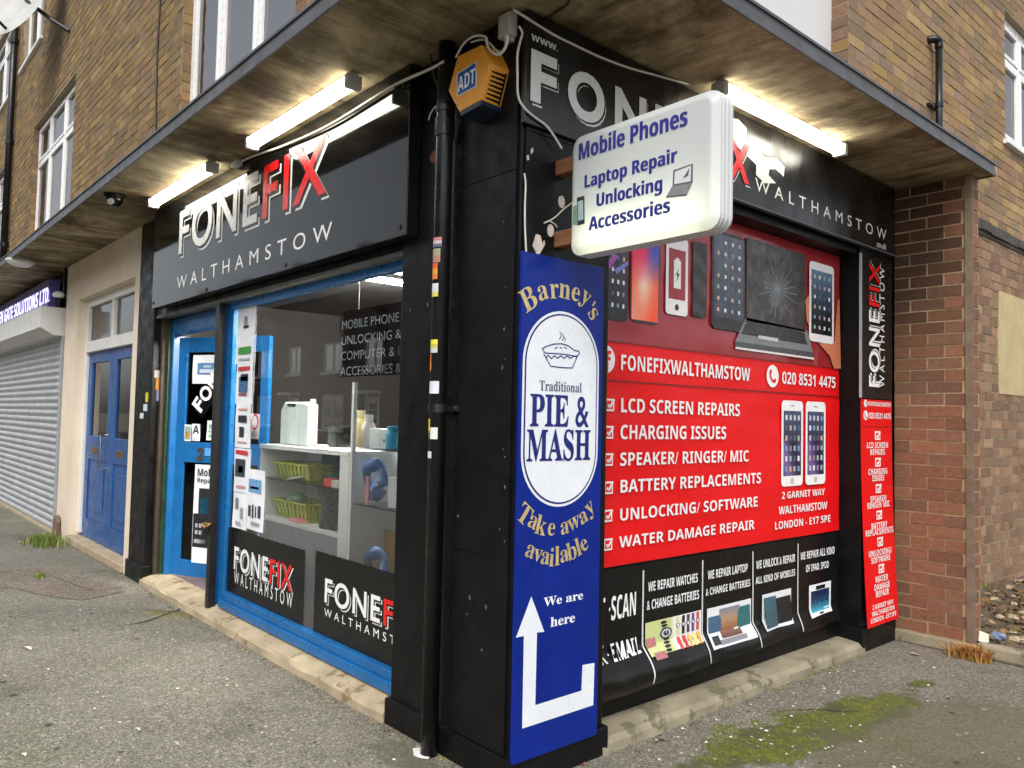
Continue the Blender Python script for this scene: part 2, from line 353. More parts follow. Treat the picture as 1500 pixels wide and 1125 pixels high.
def tcen(mb, pl, txt, uc, v0, h, w, col, style='bold', off=0.0, sx=1.0, maxw=None):
    a = glyphs(txt, style, off)[2]*h*sx
    if maxw and a > maxw: a = maxw
    text(mb, pl, txt, uc-a/2, v0, uc+a/2, v0+h, w, col, style, off)
WHITE, RED, BLACK = (235, 236, 236), (224, 22, 26), (6, 6, 7)
def logo(mb, pl, u0, v0, u1, v1, w, dx=.115, dy=.10, clip=None, fw=WHITE, turn=None):
    """FONE in white and FIX in red, each letter with a white drop line below right"""
    LS = 1.16; a = glyphs('FONE', 'sans', .02, LS)[3]; b = glyphs('FONEFIX', 'sans', .02, LS)[3]; cut = (a+.05)/b; h = v1-v0
    sx, sy = dx*h, dy*h
    text(mb, pl, 'FONEFIX', u0+sx, v0-sy, u1+sx, v1-sy, w, fw, 'sans', .018, clip=clip, warp=turn, sp=LS)
    text(mb, pl, 'FONEFIX', u0+sx*.50-.012*h, v0-sy*.5-.012*h, u1+sx*.50+.012*h, v1-sy*.5+.012*h, w+.0012, BLACK, 'sans', .03, clip=clip, warp=turn, sp=LS)
    text(mb, pl, 'FONEFIX', u0, v0, u1, v1, w+.0024, lambda x: RED if x > cut else fw, 'sans', .016, clip=clip, warp=turn, sp=LS)
def arc_text(mb, pl, items, h, w, col, style='serif'):
    """single letters set along a curve: (letter, (px, py) centre, tilt in degrees, size)"""
    for ch, (px, py), a, k in items:
        vs, fs, asp, _ = glyphs(ch, style, .0); cu, cv = pl.p(px, py); hh = h*k*.92; ww = hh*asp; ca, sa = math.cos(math.radians(a)), math.sin(math.radians(a))
        q = []
        for x, y in vs:
            du, dv = (x-.5)*ww, (y-.5)*hh; q.append(pl.m(cu+du*ca-dv*sa, cv+du*sa+dv*ca, w))
        mb.mesh(q, fs, col)
def rrect(u0, v0, u1, v1, r, n=5):
    pts = []
    for cx, cy, a0 in ((u1-r, v0+r, -90), (u1-r, v1-r, 0), (u0+r, v1-r, 90), (u0+r, v0+r, 180)):
        for k in range(n+1):
            a = math.radians(a0+90*k/n); pts.append((cx+r*math.cos(a), cy+r*math.sin(a)))
    return pts
def oval(cu, cv, ru, rv, n=28): return [(cu+ru*math.cos(2*math.pi*k/n), cv+rv*math.sin(2*math.pi*k/n)) for k in range(n)]
def stroke(mb, pl, pts, t, w, col):
    for (a, b), (c, d) in zip(pts, pts[1:]):
        L = math.hypot(c-a, d-b)
        if L < 1e-6: continue
        nx, ny = -(d-b)/L*t/2, (c-a)/L*t/2
        mb.flat(pl, [(a-nx, b-ny), (c-nx, d-ny), (c+nx, d+ny), (a+nx, b+ny)], w, col)
def grid(mb, pl, u0, v0, u1, v1, w, fn, nu=8, nv=10, warp=None):
    """printed picture area: colour from fn(a, b) at each corner"""
    M = warp or pl.m
    for i in range(nu):
        for j in range(nv):
            q = [(i/nu, j/nv), ((i+1)/nu, j/nv), ((i+1)/nu, (j+1)/nv), (i/nu, (j+1)/nv)]
            mb.poly([M(u0+(u1-u0)*a, v0+(v1-v0)*b, w) for a, b in q], [fn(a, b) for a, b in q])
def lerp(a, b, t): t = max(0, min(1, t)); return tuple(a[k]+(b[k]-a[k])*t + .0 for k in range(3))
def icons(mb, pl, u0, v0, u1, v1, w, nu, nv, size=.6, pal=None, warp=None):
    pal = pal or [(214, 216, 222), (190, 196, 206), (120, 156, 196), (150, 180, 160), (206, 170, 150), (150, 130, 170), (90, 96, 120), (226, 226, 228)]
    M = warp or pl.m; du, dv = (u1-u0)/nu, (v1-v0)/nv
    for i in range(nu):
        for j in range(nv):
            cu, cv = u0+du*(i+.5), v0+dv*(j+.5); a, b = du*size/2, dv*size/2
            mb.poly([M(cu-a, cv-b, w), M(cu+a, cv-b, w), M(cu+a, cv+b, w), M(cu-a, cv+b, w)], random.choice(pal))
def tickbox(mb, pl, u0, v0, u1, v1, w, back=(224, 22, 26)):
    mb.rect(pl, u0, v0, u1, v1, w, WHITE); t = (u1-u0)*.14
    mb.rect(pl, u0+t, v0+t, u1-t, v1-t, w+.001, back)
    stroke(mb, pl, [(u0+(u1-u0)*.28, v0+(v1-v0)*.52), (u0+(u1-u0)*.46, v0+(v1-v0)*.26), (u0+(u1-u0)*.98, v0+(v1-v0)*.98)], t*1.3, w+.002, WHITE)

# ------------------------------------------------------------------ brickwork
STOCK = [(140, 114, 78), (146, 120, 80), (130, 106, 74), (138, 110, 74), (122, 102, 76), (150, 124, 86), (114, 92, 72), (132, 102, 76), (108, 94, 80), (142, 112, 70), (124, 96, 78), (118, 96, 86), (134, 100, 84)]
REDB = [(122, 86, 66), (128, 90, 68), (118, 82, 64), (132, 92, 68), (114, 84, 70), (122, 82, 62), (120, 90, 72), (132, 94, 72)]
PINK = [(138, 110, 88), (130, 102, 84), (148, 120, 94), (120, 94, 78), (142, 114, 90), (156, 130, 102), (114, 92, 76)]
def bricks(mb, pl, u0, v0, u1, v1, holes=(), L=.25, H=.089, j=.011, pal=STOCK, header=False, w=0.0, proud=.004, shade=None):
    row = 0; v = v0
    while v < v1-.01:
        va, vb = v+j/2, min(v+H-j/2, v1); LL = L/2 if (header and row % 2) else L
        u = u0 - (LL*.5 if row % 2 else 0) - random.uniform(0, .01)
        cuts = sorted((h[0], h[2]) for h in holes if h[1] < vb-.01 and h[3] > va+.01)
        while u < u1:
            segs = [(max(u+j/2, u0), min(u+LL-j/2, u1))]
            for a, b in cuts:
                ns = []
                for p, q in segs:
                    if q <= a or p >= b: ns.append((p, q))
                    else:
                        if p < a-.02: ns.append((p, a))
                        if q > b+.02: ns.append((b, q))
                segs = ns
            for p, q in segs:
                if q-p > .02:
                    mn = [sum(q[i] for q in pal)/len(pal) for i in range(3)]; c = [.62*a_+.38*b_ for a_, b_ in zip(random.choice(pal), mn)]; k = random.uniform(.92, 1.08)*(shade(p, va) if shade else 1); d = proud+random.uniform(-.0025, .0035)
                    jj = [random.uniform(-.0018, .0018) for _ in range(4)]
                    mb.pbox(pl, p+jj[0], va+jj[1], q+jj[2], vb+jj[3], w-.02, w+d, tuple(min(255, int(x*k)) for x in c))
            u += LL
        v += H; row += 1
def wall(mb, pl, u0, v0, u1, v1, holes, thick, w=0.0):
    """wall face with openings and their reveals"""
    us = sorted({u0, u1} | {x for h in holes for x in (h[0], h[2]) if u0 < x < u1}); vs = sorted({v0, v1} | {x for h in holes for x in (h[1], h[3]) if v0 < x < v1})
    for a, b in zip(us, us[1:]):
        for c, d in zip(vs, vs[1:]):
            mu, mv = (a+b)/2, (c+d)/2
            if any(h[0] < mu < h[2] and h[1] < mv < h[3] for h in holes): continue
            mb.rect(pl, a, c, b, d, w)
    for h in holes:
        a, c, b, d = h
        for (p, q) in (((a, c), (a, d)), ((b, d), (b, c)), ((a, d), (b, d)), ((b, c), (a, c))):
            mb.poly([pl.m(*p, w), pl.m(*q, w), pl.m(*q, w-thick), pl.m(*p, w-thick)])

# ================================================================== GROUND
SOF, OH = 3.45, .65            # canopy underside and its overhang
g = MB(); N = 40
g.poly([(-600, -600, 0), (600, -600, 0), (600, 600, 0), (-600, 600, 0)])
struct(g, 'pavement', 'asphalt')

# ================================================================== THE BUILDING
B = thing('corner_building', 'yellow brick corner building with black shopfront and concrete canopy', 'building', (0, 0, 0))
F0, S0 = Front(0.0), Side(0.0)
x3, z3 = pf(62, 60); x3b, z3b = pf(32, 104)
WF = [(-4.66, 3.62, -2.34, 6.0), (-11.62, 3.95, -8.86, 6.05), (-13.0, 7.40, -11.3, 8.9), (-16.6, 7.3, -14.1, 8.9), (-16.6, 3.9, -14.2, 6.05)]
WS = [(1.25, 4.13, 3.12, 6.2), (6.47, 4.5, 8.4, 5.85)]
mb = MB(); wall(mb, F0, -20, 3.5, 0, 9.2, WF, .12); wall(mb, S0, 0, 3.5, 11, 9.2, WS, .14)
mb.poly([(0, 0, 9.2), (0, 11, 9.2), (-20, 11, 9.2), (-20, 0, 9.2)]); mb.poly([(0, 11, 0), (-20, 11, 0), (-20, 11, 9.2), (0, 11, 9.2)])
mb.poly([(-20, 0, 0), (-20, 0, 9.2), (-20, 11, 9.2), (-20, 11, 0)])
mb.build('upper_wall', 'mortar', B)
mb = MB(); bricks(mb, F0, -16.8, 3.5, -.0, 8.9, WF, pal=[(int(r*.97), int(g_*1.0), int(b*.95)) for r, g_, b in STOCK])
mb.build('front_brickwork', 'brick', B)
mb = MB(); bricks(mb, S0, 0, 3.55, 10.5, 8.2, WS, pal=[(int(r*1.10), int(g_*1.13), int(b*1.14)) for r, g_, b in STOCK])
mb.build('side_brickwork', 'brick', B)
mb = MB(); bricks(mb, Front(WS[0][3-1]), -.14, 4.13, -.002, 6.2, pal=STOCK, L=.30); mb.build('reveal_brickwork', 'brick', B)
for h in WF[:2]: mb = MB(); bricks(mb, Side(h[0]), .002, h[1], .12, h[3], pal=STOCK, L=.30); mb.build('reveal_brickwork', 'brick', B)
mb = MB(); wall(mb, S0, 4.0, 0, 11, 3.5, [], .1); mb.build('rear_side_wall', 'mortar', B)
mb = MB(); bricks(mb, S0, 4.05, .0, 10.5, 3.46, [(6.25, 1.95, 7.6, 2.95)], pal=PINK, header=True); mb.build('rear_side_brickwork', 'brick', B)
mb = MB(); pts = [(6.22, 1.95), (7.6, 1.95), (7.6, 2.95), (6.26, 2.95), (6.20, 2.5)]
mb.prism(S0, pts, 0, .012); surf('patch_render', (.46, .37, .20), rough=.9, var=.18, scale=4, bump=.3, bscale=30); mb.build('render_patch', 'patch_render', B)
mb = MB()
for k in range(24):
    a = 4.05+k*.27; mb.pbox(S0, a, 3.455+random.uniform(-.006, .006), a+.272, 3.545+random.uniform(-.008, .008), 0, .035+random.uniform(-.006, .01))
mb.pbox(S0, 4.05, 3.42, 10.5, 3.46, 0, .018); mb.build('wall_ledge', 'lead', B)

# canopy: slab, then the metal edge
mb = MB(); zc = SOF+.07
mb.mesh([(-20, -OH, SOF), (OH, -OH, SOF), (OH, 4.02, SOF), (-.3, 4.02, SOF), (-.3, .3, SOF), (-20, .3, SOF)], [(0, 1, 2, 3, 4, 5)][::-1])
mb.f[-1] = tuple(reversed(mb.f[-1]))
mb.mesh([(-20, -OH, zc), (OH, -OH, zc), (OH, 4.02, zc), (-.3, 4.02, zc), (-.3, .3, zc), (-20, .3, zc)], [(0, 1, 2, 3, 4, 5)])
mb.poly([(OH, 4.02, SOF), (OH, 4.02, zc), (-.3, 4.02, zc), (-.3, 4.02, SOF)]); mb.poly([(-20, -OH, SOF), (OH, -OH, SOF), (OH, -OH, zc), (-20, -OH, zc)]); mb.poly([(OH, -OH, SOF), (OH, 4.02, SOF), (OH, 4.02, zc), (OH, -OH, zc)])
can = mb.build('canopy', 'soffit_concrete', B)
mb = MB(); e = OH
for a, b, k in ((SOF-.010, SOF+.014, .012), (SOF+.014, SOF+.072, .004), (SOF+.072, SOF+.086, .014)):
    mb.box((-20, -e-k, a), (e+k, -e, b)); mb.box((e, -e, a), (e+k, 4.03, b)); mb.box((-.2, 4.02, a), (e, 4.02+k, b))
mb.build('fascia_trim', 'fascia_metal', can)

# black shopfront
def pillar(name, x0, x1, y0, y1, z1, sides, ph=.15, pr=.022, mat='black_paint'):
    m = MB(); m.box((x0, y0, 0), (x1, y1, z1)); p = m.build(name, mat, B, bevel=.008)
    m = MB(); a, b, c, d = sides
    m.box((x0-pr*a, y0-pr*b, 0), (x1+pr*c, y1+pr*d, ph)); m.build('plinth', mat, p, bevel=.008); return p
cp = pillar('shop_pillar', -.944, 0, 0, .60, SOF-.002, (1, 1, 1, 1), .135)
mb = MB()
for a, b in ((.14, .98), (.982, 2.72), (2.722, 3.2), (3.202, 3.44)): mb.box((-.41, -.014, a), (-.02, 0, b))
for a, b in ((.14, 2.3), (2.302, 2.9), (2.902, 3.44)): mb.box((0, .02, a), (.010, .56, b))
mb.build('cladding', 'black_paint', cp, bevel=.0018)
mb = MB(); chips = [((768, 255), (773, 258), (772, 320), (770, 372), (766, 372), (766, 300))]
u = lambda px, py: ps(px, py, .011)
mb = MB(); mb.prism(Side(.0105), [u(785, 343), u(791, 345), (u(794, 358)), u(797, 352), u(798, 358), u(790, 372), u(786, 373), u(780, 360)], 0, .004); mb.build('bare_plaster', 'plaster', cp)
mb = MB(); mb.prism(Side(.0105), oval(*u(822, 296), .02, .03, 12), 0, .006); mb.build('bare_plaster', 'plaster', cp)
mb = MB(); mb.prism(Side(.0105), oval(*u(806, 338), .02, .03, 12), 0, .005); mb.build('bare_plaster', 'plaster', cp)
mb = MB(); mb.prism(Side(.0105), [u(777, 220), u(780, 216), u(781, 222), u(778, 226)], 0, .003); mb.build('bare_plaster', 'plaster', cp)
mb = MB(); mb.prism(Side(.0105), [u(771, 228), u(774, 227), u(775, 234), u(772, 235)], 0, .003); mb.build('bare_plaster', 'plaster', cp)
mb = MB(); q = [pf(*k, -.001) for k in ((629, 232), (634, 222), (640, 218), (640, 240), (633, 238))]
mb.prism(Front(-.0005), q, 0, .003); mb.build('paint_loss', 'rust', cp)
mb = MB(); rr_ = random.Random(4)
for _ in range(18):
    px, py = (rr_.gauss(738, 3), rr_.uniform(300, 1080)) if rr_.random() < .7 else (rr_.uniform(600, 735), rr_.uniform(180, 1060))
    a_, c_ = pf(px, py, -.0145); s_ = rr_.uniform(.003, .009)
    if a_ > -.005: continue
    mb.prism(Front(-.0144), [(a_+s_*rr_.uniform(.5, 1.2)*math.cos(k*1.257), c_+s_*rr_.uniform(.7, 2.2)*math.sin(k*1.257)) for k in range(5)], 0, .001)
surf('chip_grey', (.10, .095, .09), rough=.9, var=.4, scale=40); mb.build('paint_chips', 'chip_grey', cp)
pillar('shop_pillar', -5.651, -5.157, 0, .30, SOF-.002, (1, 1, 1, 0), .17)
rp = pillar('shop_pillar', -.30, 0, 3.325, 3.86, SOF-.002, (0, 1, 1, 0), .17)
mb = MB(); mb.box((-5.157, .02, 2.50), (-.944, .34, SOF-.003)); mb.box((-.22, .60, 2.86), (-.03, 3.325, SOF-.003)); mb.build('lintel', 'black_paint', B)
mb = MB(); mb.box((-5.157, .115, 2.475), (-.944, .02, 2.50)); surf('head_grey', (.11, .115, .10), rough=.6, var=.3, scale=6, bump=.1); mb.build('shutter_head', 'head_grey', B)

# brick wing wall under the far end of the canopy
WG = Front(3.88)
mb = MB(); mb.box((.002, 3.884, 0), (.545, 4.02, SOF-.002)); wg = mb.build('wing_wall', 'mortar_warm', B)
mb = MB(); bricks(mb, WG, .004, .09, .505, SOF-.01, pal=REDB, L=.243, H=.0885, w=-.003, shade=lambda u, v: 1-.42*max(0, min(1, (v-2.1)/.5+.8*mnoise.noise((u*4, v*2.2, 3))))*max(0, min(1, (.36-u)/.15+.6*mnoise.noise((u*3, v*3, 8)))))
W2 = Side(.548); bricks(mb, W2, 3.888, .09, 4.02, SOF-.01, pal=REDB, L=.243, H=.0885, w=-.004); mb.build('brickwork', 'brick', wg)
mb = MB(); mb.box((.506, 3.868, 0), (.556, 3.885, SOF-.01)); surf('corner_cement', (.17, .125, .085), rough=.95, var=.3, scale=9, bump=.5, bscale=40); mb.build('corner_strip', 'corner_cement', wg)
mb = MB(); mb.box((.0, 3.845, 0), (.57, 3.884, .085)); mb.build('footing', 'sill_stone', wg, bevel=.012)

# step, sill
def slab(name, mat, pts_fn, n, parent):
    m = MB(); rows = [pts_fn(k/n) for k in range(n+1)]; k_ = len(rows[0])
    vs = [q for r in rows for q in r]; fs = []
    for i in range(n):
        for j in range(k_-1): fs.append((i*k_+j, i*k_+j+1, (i+1)*k_+j+1, (i+1)*k_+j))
    fs += [tuple(range(k_)), tuple(range(n*k_+k_-1, n*k_-1, -1))]; m.mesh(vs, fs); return m.build(name, mat, parent)
def wob(x, s=1, a=.01): return mnoise.noise((x*s, 3.1, 7.7))*a
slab('shop_step', 'step_stone', lambda t: [(-5.18+4.21*t, y, z) for y, z in ((.5, .10), (.13, .10), (-.012+wob(t, 14), .066+wob(t, 20, .008)), (-.03+wob(t, 17, .014), .045+wob(t+5, 22, .012)), (-.035+wob(t, 9, .014), -.02))], 60, B)
slab('side_sill', 'sill_stone', lambda t: [(x, .58+2.76*t, z) for x, z in ((-.3, .08), (-.13, .08), (-.005+wob(t, 14, .012), .068+wob(t, 20, .006)), (.018+wob(t, 17, .012), .042), (.025+wob(t, 9, .02), -.02))], 50, B)

# shop window
FR = Front(.10)
w0, w1, zb, zt = -3.72, -.93, .10, 2.50
mb = MB()
mb.pbox(FR, w0, zb, w0+.09, zt, -.05, .02); mb.pbox(FR, w0+.09, zb, w0+.20, zt, -.05, -.01)
mb.pbox(FR, w0+.2, zt-.075, w1, zt, -.05, .012)
mb.pbox(FR, w0+.2, zb, w1, zb+.06, -.05, .03); mb.pbox(FR, w0+.2, zb+.06, w1, zb+.115, -.05, .008)
sw = mb.build('shop_window', 'blue_paint', B, bevel=.006)
GY = .135; GL = Front(GY)
mb = MB(); mb.rect(GL, w0+.2, zb+.115, w1, zt-.075, 0); mb.build('glass', 'glass', sw)
# door frame and open door
hx, hy = -5.0, .19; DA = math.radians(27); DP = Turned(hx, hy, DA)
mb = MB(); J = Front(.15)
mb.pbox(J, -5.05, .1, -5.0, 2.47, -.1, .015); mb.pbox(J, -5.0, 2.33, w0, 2.47, -.1, .015)
dfm = mb.build('door_frame', 'blue_paint', B, bevel=.006)
mb = MB(); mb.box((-5.157, .07, .1), (-5.10, .3, 2.47)); surf('jamb_brown', (.045, .028, .018), rough=.6, var=.4, scale=9, bump=.2); mb.build('outer_jamb', 'jamb_brown', dfm)
mb = MB(); mb.box((-5.10, .11, .1), (-5.05, .3, 2.47)); mb.build('inner_jamb', 'green_paint', dfm)
DW, d0, d1 = DP.p(392, 600)[0], .075, 2.30
um = .17; zm0, zm1 = 1.10, 1.28
mb = MB()
for a, b, c, d in ((0, d0, .10, d1), (DW-.09, d0, DW, d1), (.10, d0, DW-.09, d0+.17), (.10, d1-.14, DW-.09, d1), (.10, DP.p(290, 678)[1], DW-.09, DP.p(290, 648)[1])):
    mb.pbox(DP, a, b, c, d, -.045, 0)
dr = mb.build('shop_door', 'blue_paint', B, bevel=.005)
mb = MB(); mb.pbox(DP, .10, d0+.17, DW-.09, d1-.14, -.026, -.022); mb.build('door_pane', 'glass_dark', dr)
mb = MB(); tpx(mb, DP, '2', (289, 674), (299, 656), .001, None, 'serif', .02); m2 = MB()
m2.mesh(mb.v, mb.f); mb2 = MB(); mb2.mesh([tuple(Vector(v)+DP.n*.006) for v in mb.v], mb.f); mb2.build('house_number', 'brass', dr)
mb = MB(); a, b = DP.p(300, 668), DP.p(330, 658); mb.pbox(DP, a[0], a[1], b[0], b[1], 0, .006); surf('letter_flap', (.10, .30, .62), rough=.3, var=.05); mb.build('letter_flap', 'letter_flap', dr, bevel=.004)

# interior
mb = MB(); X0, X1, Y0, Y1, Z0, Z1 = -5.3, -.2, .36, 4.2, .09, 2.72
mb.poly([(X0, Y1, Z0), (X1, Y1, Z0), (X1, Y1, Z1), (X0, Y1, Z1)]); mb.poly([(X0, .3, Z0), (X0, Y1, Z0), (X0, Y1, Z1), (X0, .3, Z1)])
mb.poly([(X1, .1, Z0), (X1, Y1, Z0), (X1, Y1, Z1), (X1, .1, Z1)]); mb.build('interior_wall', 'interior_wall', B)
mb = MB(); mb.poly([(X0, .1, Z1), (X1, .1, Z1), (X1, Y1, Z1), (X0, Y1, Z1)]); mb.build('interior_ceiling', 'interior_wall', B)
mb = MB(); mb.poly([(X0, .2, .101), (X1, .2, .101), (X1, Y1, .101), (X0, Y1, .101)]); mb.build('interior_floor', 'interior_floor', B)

# side window panel behind the posters
PX = -.15; SP = Side(PX)
mb = MB(); mb.pbox(SP, .58, .07, 3.33, 2.88, -.05, -.012); mb.build('side_panel', 'black_paint', B)

# neighbouring doorway
ND = Front(0.0)
op = (-8.15, .0, -5.81, 2.955)
mb = MB(); wall(mb, ND, -8.80, 0, -5.651, SOF-.002, [op], .14)
mb.poly([(-8.80, 0, 0), (-8.80, .15, 0), (-8.80, .15, SOF), (-8.80, 0, SOF)]); mb.build('doorway_surround', 'cream_render', B)
NF = Front(.09); mb = MB()
mb.pbox(NF, -8.15, .12, -8.03, 2.955, -.06, 0); mb.pbox(NF, -5.90, .12, -5.81, 2.955, -.06, 0)
mb.pbox(NF, -8.03, 2.30, -5.90, 2.43, -.06, .02); mb.pbox(NF, -8.03, 2.86, -5.90, 2.955, -.06, 0); mb.pbox(NF, -7.0, 2.43, -6.92, 2.86, -.06, 0)
tf = mb.build('transom_window', 'white_paint', B, bevel=.006)
mb = MB(); mb.rect(NF, -8.03, 2.43, -5.9, 2.86, -.04); mb.build('pane', 'glass', tf)
mb = MB(); mb.box((-8.15, -.03, 0), (-5.78, .5, .085)); mb.build('doorway_step', 'step_stone', B, bevel=.012)
for k, (a, b) in enumerate(((-8.03, -6.972), (-6.968, -5.90))):
    D = Front(.12); mb = MB(); z0, z1 = .09, 2.30
    mb.pbox(D, a, z0, a+.16, z1, -.04, 0); mb.pbox(D, b-.13, z0, b, z1, -.04, 0)
    for c, d in ((z0, z0+.22), (1.02, 1.30), (z1-.13, z1)): mb.pbox(D, a+.16, c, b-.13, d, -.04, 0)
    mb.pbox(D, a+.16, z0+.22, b-.13, 1.02, -.04, -.016); mb.pbox(D, a+.25, z0+.33, b-.22, .92, -.016, -.006)
    ed = mb.build('entrance_door', 'door_blue', B, bevel=.005)
    mb = MB(); mb.rect(D, a+.16, 1.30, b-.13, z1-.13, -.022); mb.build('pane', 'glass', ed)
    mb = MB(); mb.pbox(D, a+.32, 1.10, a+.55, 1.17, 0, .008); mb.build('letter_box', 'brass', ed, bevel=.003)
    if k == 0:
        mb = MB(); mb.tube([(b-.10, .12, 1.33), (b-.10, .05, 1.33), (b-.10, .05, .95), (b-.10, .12, .95)], .013); mb.build('pull_handle', 'chrome', ed)
mb = MB(); mb.box((-8.15, .3, 0), (-5.8, .32, 3.0)); surf('hall_beige', (.42, .38, .30), rough=.9, var=.15, scale=2); mb.build('hall_wall', 'hall_beige', B)

# roller shutter
R0 = Front(.03); mb = MB(); zz = .03; s = 0
prof = []
while zz < 2.6:
    for k in range(5):
        t = k/5; prof.append((zz+t*.093, .018*math.sin(math.pi*min(1, t*1.25)) if t < .8 else -.006))
    zz += .093
for (a, wa), (b, wb) in zip(prof, prof[1:]):
    mb.poly([R0.m(-16.5, a, wa), R0.m(-8.86, a, wa), R0.m(-8.86, b, wb), R0.m(-16.5, b, wb)])
rs = mb.build('roller_shutter', 'grey_metal', B)
mb = MB(); bx_ = [(.04, 2.92), (-.27, 2.92), (-.27, 2.65), (-.12, 2.56), (.04, 2.56)]
xs = (-16.5, -8.86); n = len(bx_)
mb.mesh([(xs[0], y, z) for y, z in bx_]+[(xs[1], y, z) for y, z in bx_], [tuple(range(n)), tuple(range(2*n-1, n-1, -1))]+[(i, n+i, n+(i+1) % n, (i+1) % n) for i in range(n)])
surf('box_white', (.60, .60, .58), rough=.45, var=.12, scale=5, bump=.04); mb.build('shutter_box', 'box_white', rs)
mb = MB(); mb.box((-8.93, -.02, .0), (-8.86, .05, 2.56)); mb.build('guide_rail', 'grey_metal', rs)
mb = MB(); mb.box((-16.5, .06, 2.5), (-8.8, .12, SOF-.003)); mb.build('back_board', 'black_paint', B)
mb = MB(); mb.box((-16.5, -.02, 0), (-8.87, .09, .03)); mb.build('shutter_step', 'step_stone', B)

# upstairs windows
def upvc(pl, u0, v0, u1, v1, cols, tv=None, dep=-.08, sill=True, fr=.055, trans=None, label=None, pale=False):
    m = MB(); m.pbox(pl, u0, v0, u0+fr, v1, dep-.05, dep); m.pbox(pl, u1-fr, v0, u1, v1, dep-.05, dep); m.pbox(pl, u0+fr, v0, u1-fr, v0+fr, dep-.05, dep); m.pbox(pl, u0+fr, v1-fr, u1-fr, v1, dep-.05, dep)
    w = m.build('window', 'white_upvc', B, bevel=.006); m = MB(); cs = [u0+fr]+list(cols)+[u1-fr]; gm = MB()
    for c in cols: m.pbox(pl, c-.035, v0+fr, c+.035, v1-fr, dep-.05, dep+.004)
    for i, (a, b) in enumerate(zip(cs, cs[1:])):
        a2, b2 = a+(.035 if i else 0), b-(.035 if i < len(cs)-2 else 0)
        spans = [(v0+fr, v1-fr)] if tv is None else [(v0+fr, tv-.03), (tv+.03, v1-fr)]
        if tv is not None: m.pbox(pl, a2, tv-.03, b2, tv+.03, dep-.05, dep+.002)
        for c, d in spans:
            s_ = .04                                                     # casement inside the frame
            for q in ((a2, c, a2+s_, d), (b2-s_, c, b2, d), (a2+s_, c, b2-s_, c+s_), (a2+s_, d-s_, b2-s_, d)): m.pbox(pl, *q, dep-.045, dep+.012)
            gm.rect(pl, a2+s_, c+s_, b2-s_, d-s_, dep-.015)
    m.build('sash', 'white_upvc', w, bevel=.004); gm.build('pane', 'glass_sky', w)
    m = MB(); k = 60
    for i in range(k):
        a, b = u0+(u1-u0)*i/k, u0+(u1-u0)*(i+1)/k
        m.poly([pl.m(a, v0, dep-.12-.02*(i % 2)), pl.m(b, v0, dep-.12-.02*((i+1) % 2)), pl.m(b, v1, dep-.12-.02*((i+1) % 2)), pl.m(a, v1, dep-.12-.02*(i % 2))])
    m.build('curtain', 'curtain', w)
    if sill:
        m = MB(); m.pbox(pl, u0-.06, v0-.05, u1+.06, v0, dep-.05, .05); m.build('sill', 'white_upvc', w, bevel=.006)
upvc(F0, *WF[0], (-3.93, -3.17), fr=.10, sill=False)
upvc(F0, *WF[1], (-10.70, -9.75), tv=5.45)
upvc(F0, *WF[2], (-12.15,), tv=8.5); upvc(F0, *WF[3], (-15.4,), tv=8.5); upvc(F0, *WF[4], (-15.4,), tv=5.45)
upvc(S0, *WS[1], (7.1, 7.75), tv=5.4, fr=.09, dep=-.06)
m = MB(); m.pbox(S0, 1.25, 4.13, 1.33, 6.2, -.17, -.12); m.pbox(S0, 1.95, 4.13, 2.05, 6.2, -.17, -.11); m.pbox(S0, 1.33, 4.13, 1.95, 4.2, -.17, -.12); m.pbox(S0, 1.33, 6.13, 1.95, 6.2, -.17, -.12); w_ = m.build('window', 'white_upvc', B, bevel=.006)
m = MB(); m.pbox(S0, 2.05, 4.13, 3.12, 6.2, -.17, -.125); surf('panel_white', (.60, .60, .61), rough=.45, var=.04, scale=3); m.build('infill_panel', 'panel_white', w_)
m = MB(); m.rect(S0, 1.33, 4.2, 1.95, 6.13, -.14); m.build('pane', 'glass_sky', w_)
m = MB(); m.pbox(S0, 1.2, 4.07, 3.19, 4.13, -.17, .055); m.build('sill', 'white_upvc', w_, bevel=.006)
def pj(p):
    v = Vector(p)-CAM; z = v.dot(_f); return 750+FPX*v.dot(RGT)/z, 562.5+FPX*v.dot(DWN)/z
def smooth(pts, n=6):
    P = [Vector(p) for p in pts]; out = []
    for i in range(len(P)-1):
        a, b, c, d = P[max(i-1, 0)], P[i], P[i+1], P[min(i+2, len(P)-1)]
        for k in range(n):
            t = k/n; out.append(.5*((2*b)+(c-a)*t+(2*a-5*b+4*c-d)*t*t+(3*b-a-3*c+d)*t**3))
    return out+[P[-1]]

# ================================================================== SIGNS
# front fascia sign
SF = Front(-.08); a0, b0 = SF.p(222, 453); a1, b1 = SF.p(595, 343); b0 = b1 = 2.54; ST = 3.442
t = thing('fascia_sign', 'long glossy black shop sign with white and red lettering above the door and display window', 'shop sign', (a0, -.05, b0))
mb = MB(); mb.pbox(SF, a0, b0, a1, ST, -.075, 0); sb = mb.build('board', 'black_board', t, bevel=.004)
mb = MB()
for q in ((a0+.05, b0+.05), (a1-.06, b0+.05), (a1-.06, ST-.1), (-2.2, b0+.03), (-3.6, b0+.03), (a0+.05, ST-.1)): mb.prism(SF, oval(*q, .014, .014, 10), 0, .006)
mb.build('screw', 'black_metal', t)
mb = MB(); c0, e0 = SF.p(262, 374); c1, e1 = SF.p(481, 193); logo(mb, SF, c0, e0, c1, e1, .0015)
tpx(mb, SF, 'WALTHAMSTOW', (259, 424), (487, 324), .0015, WHITE, 'sans', 0.0, sp=1.75); mb.build('lettering', 'print', t)

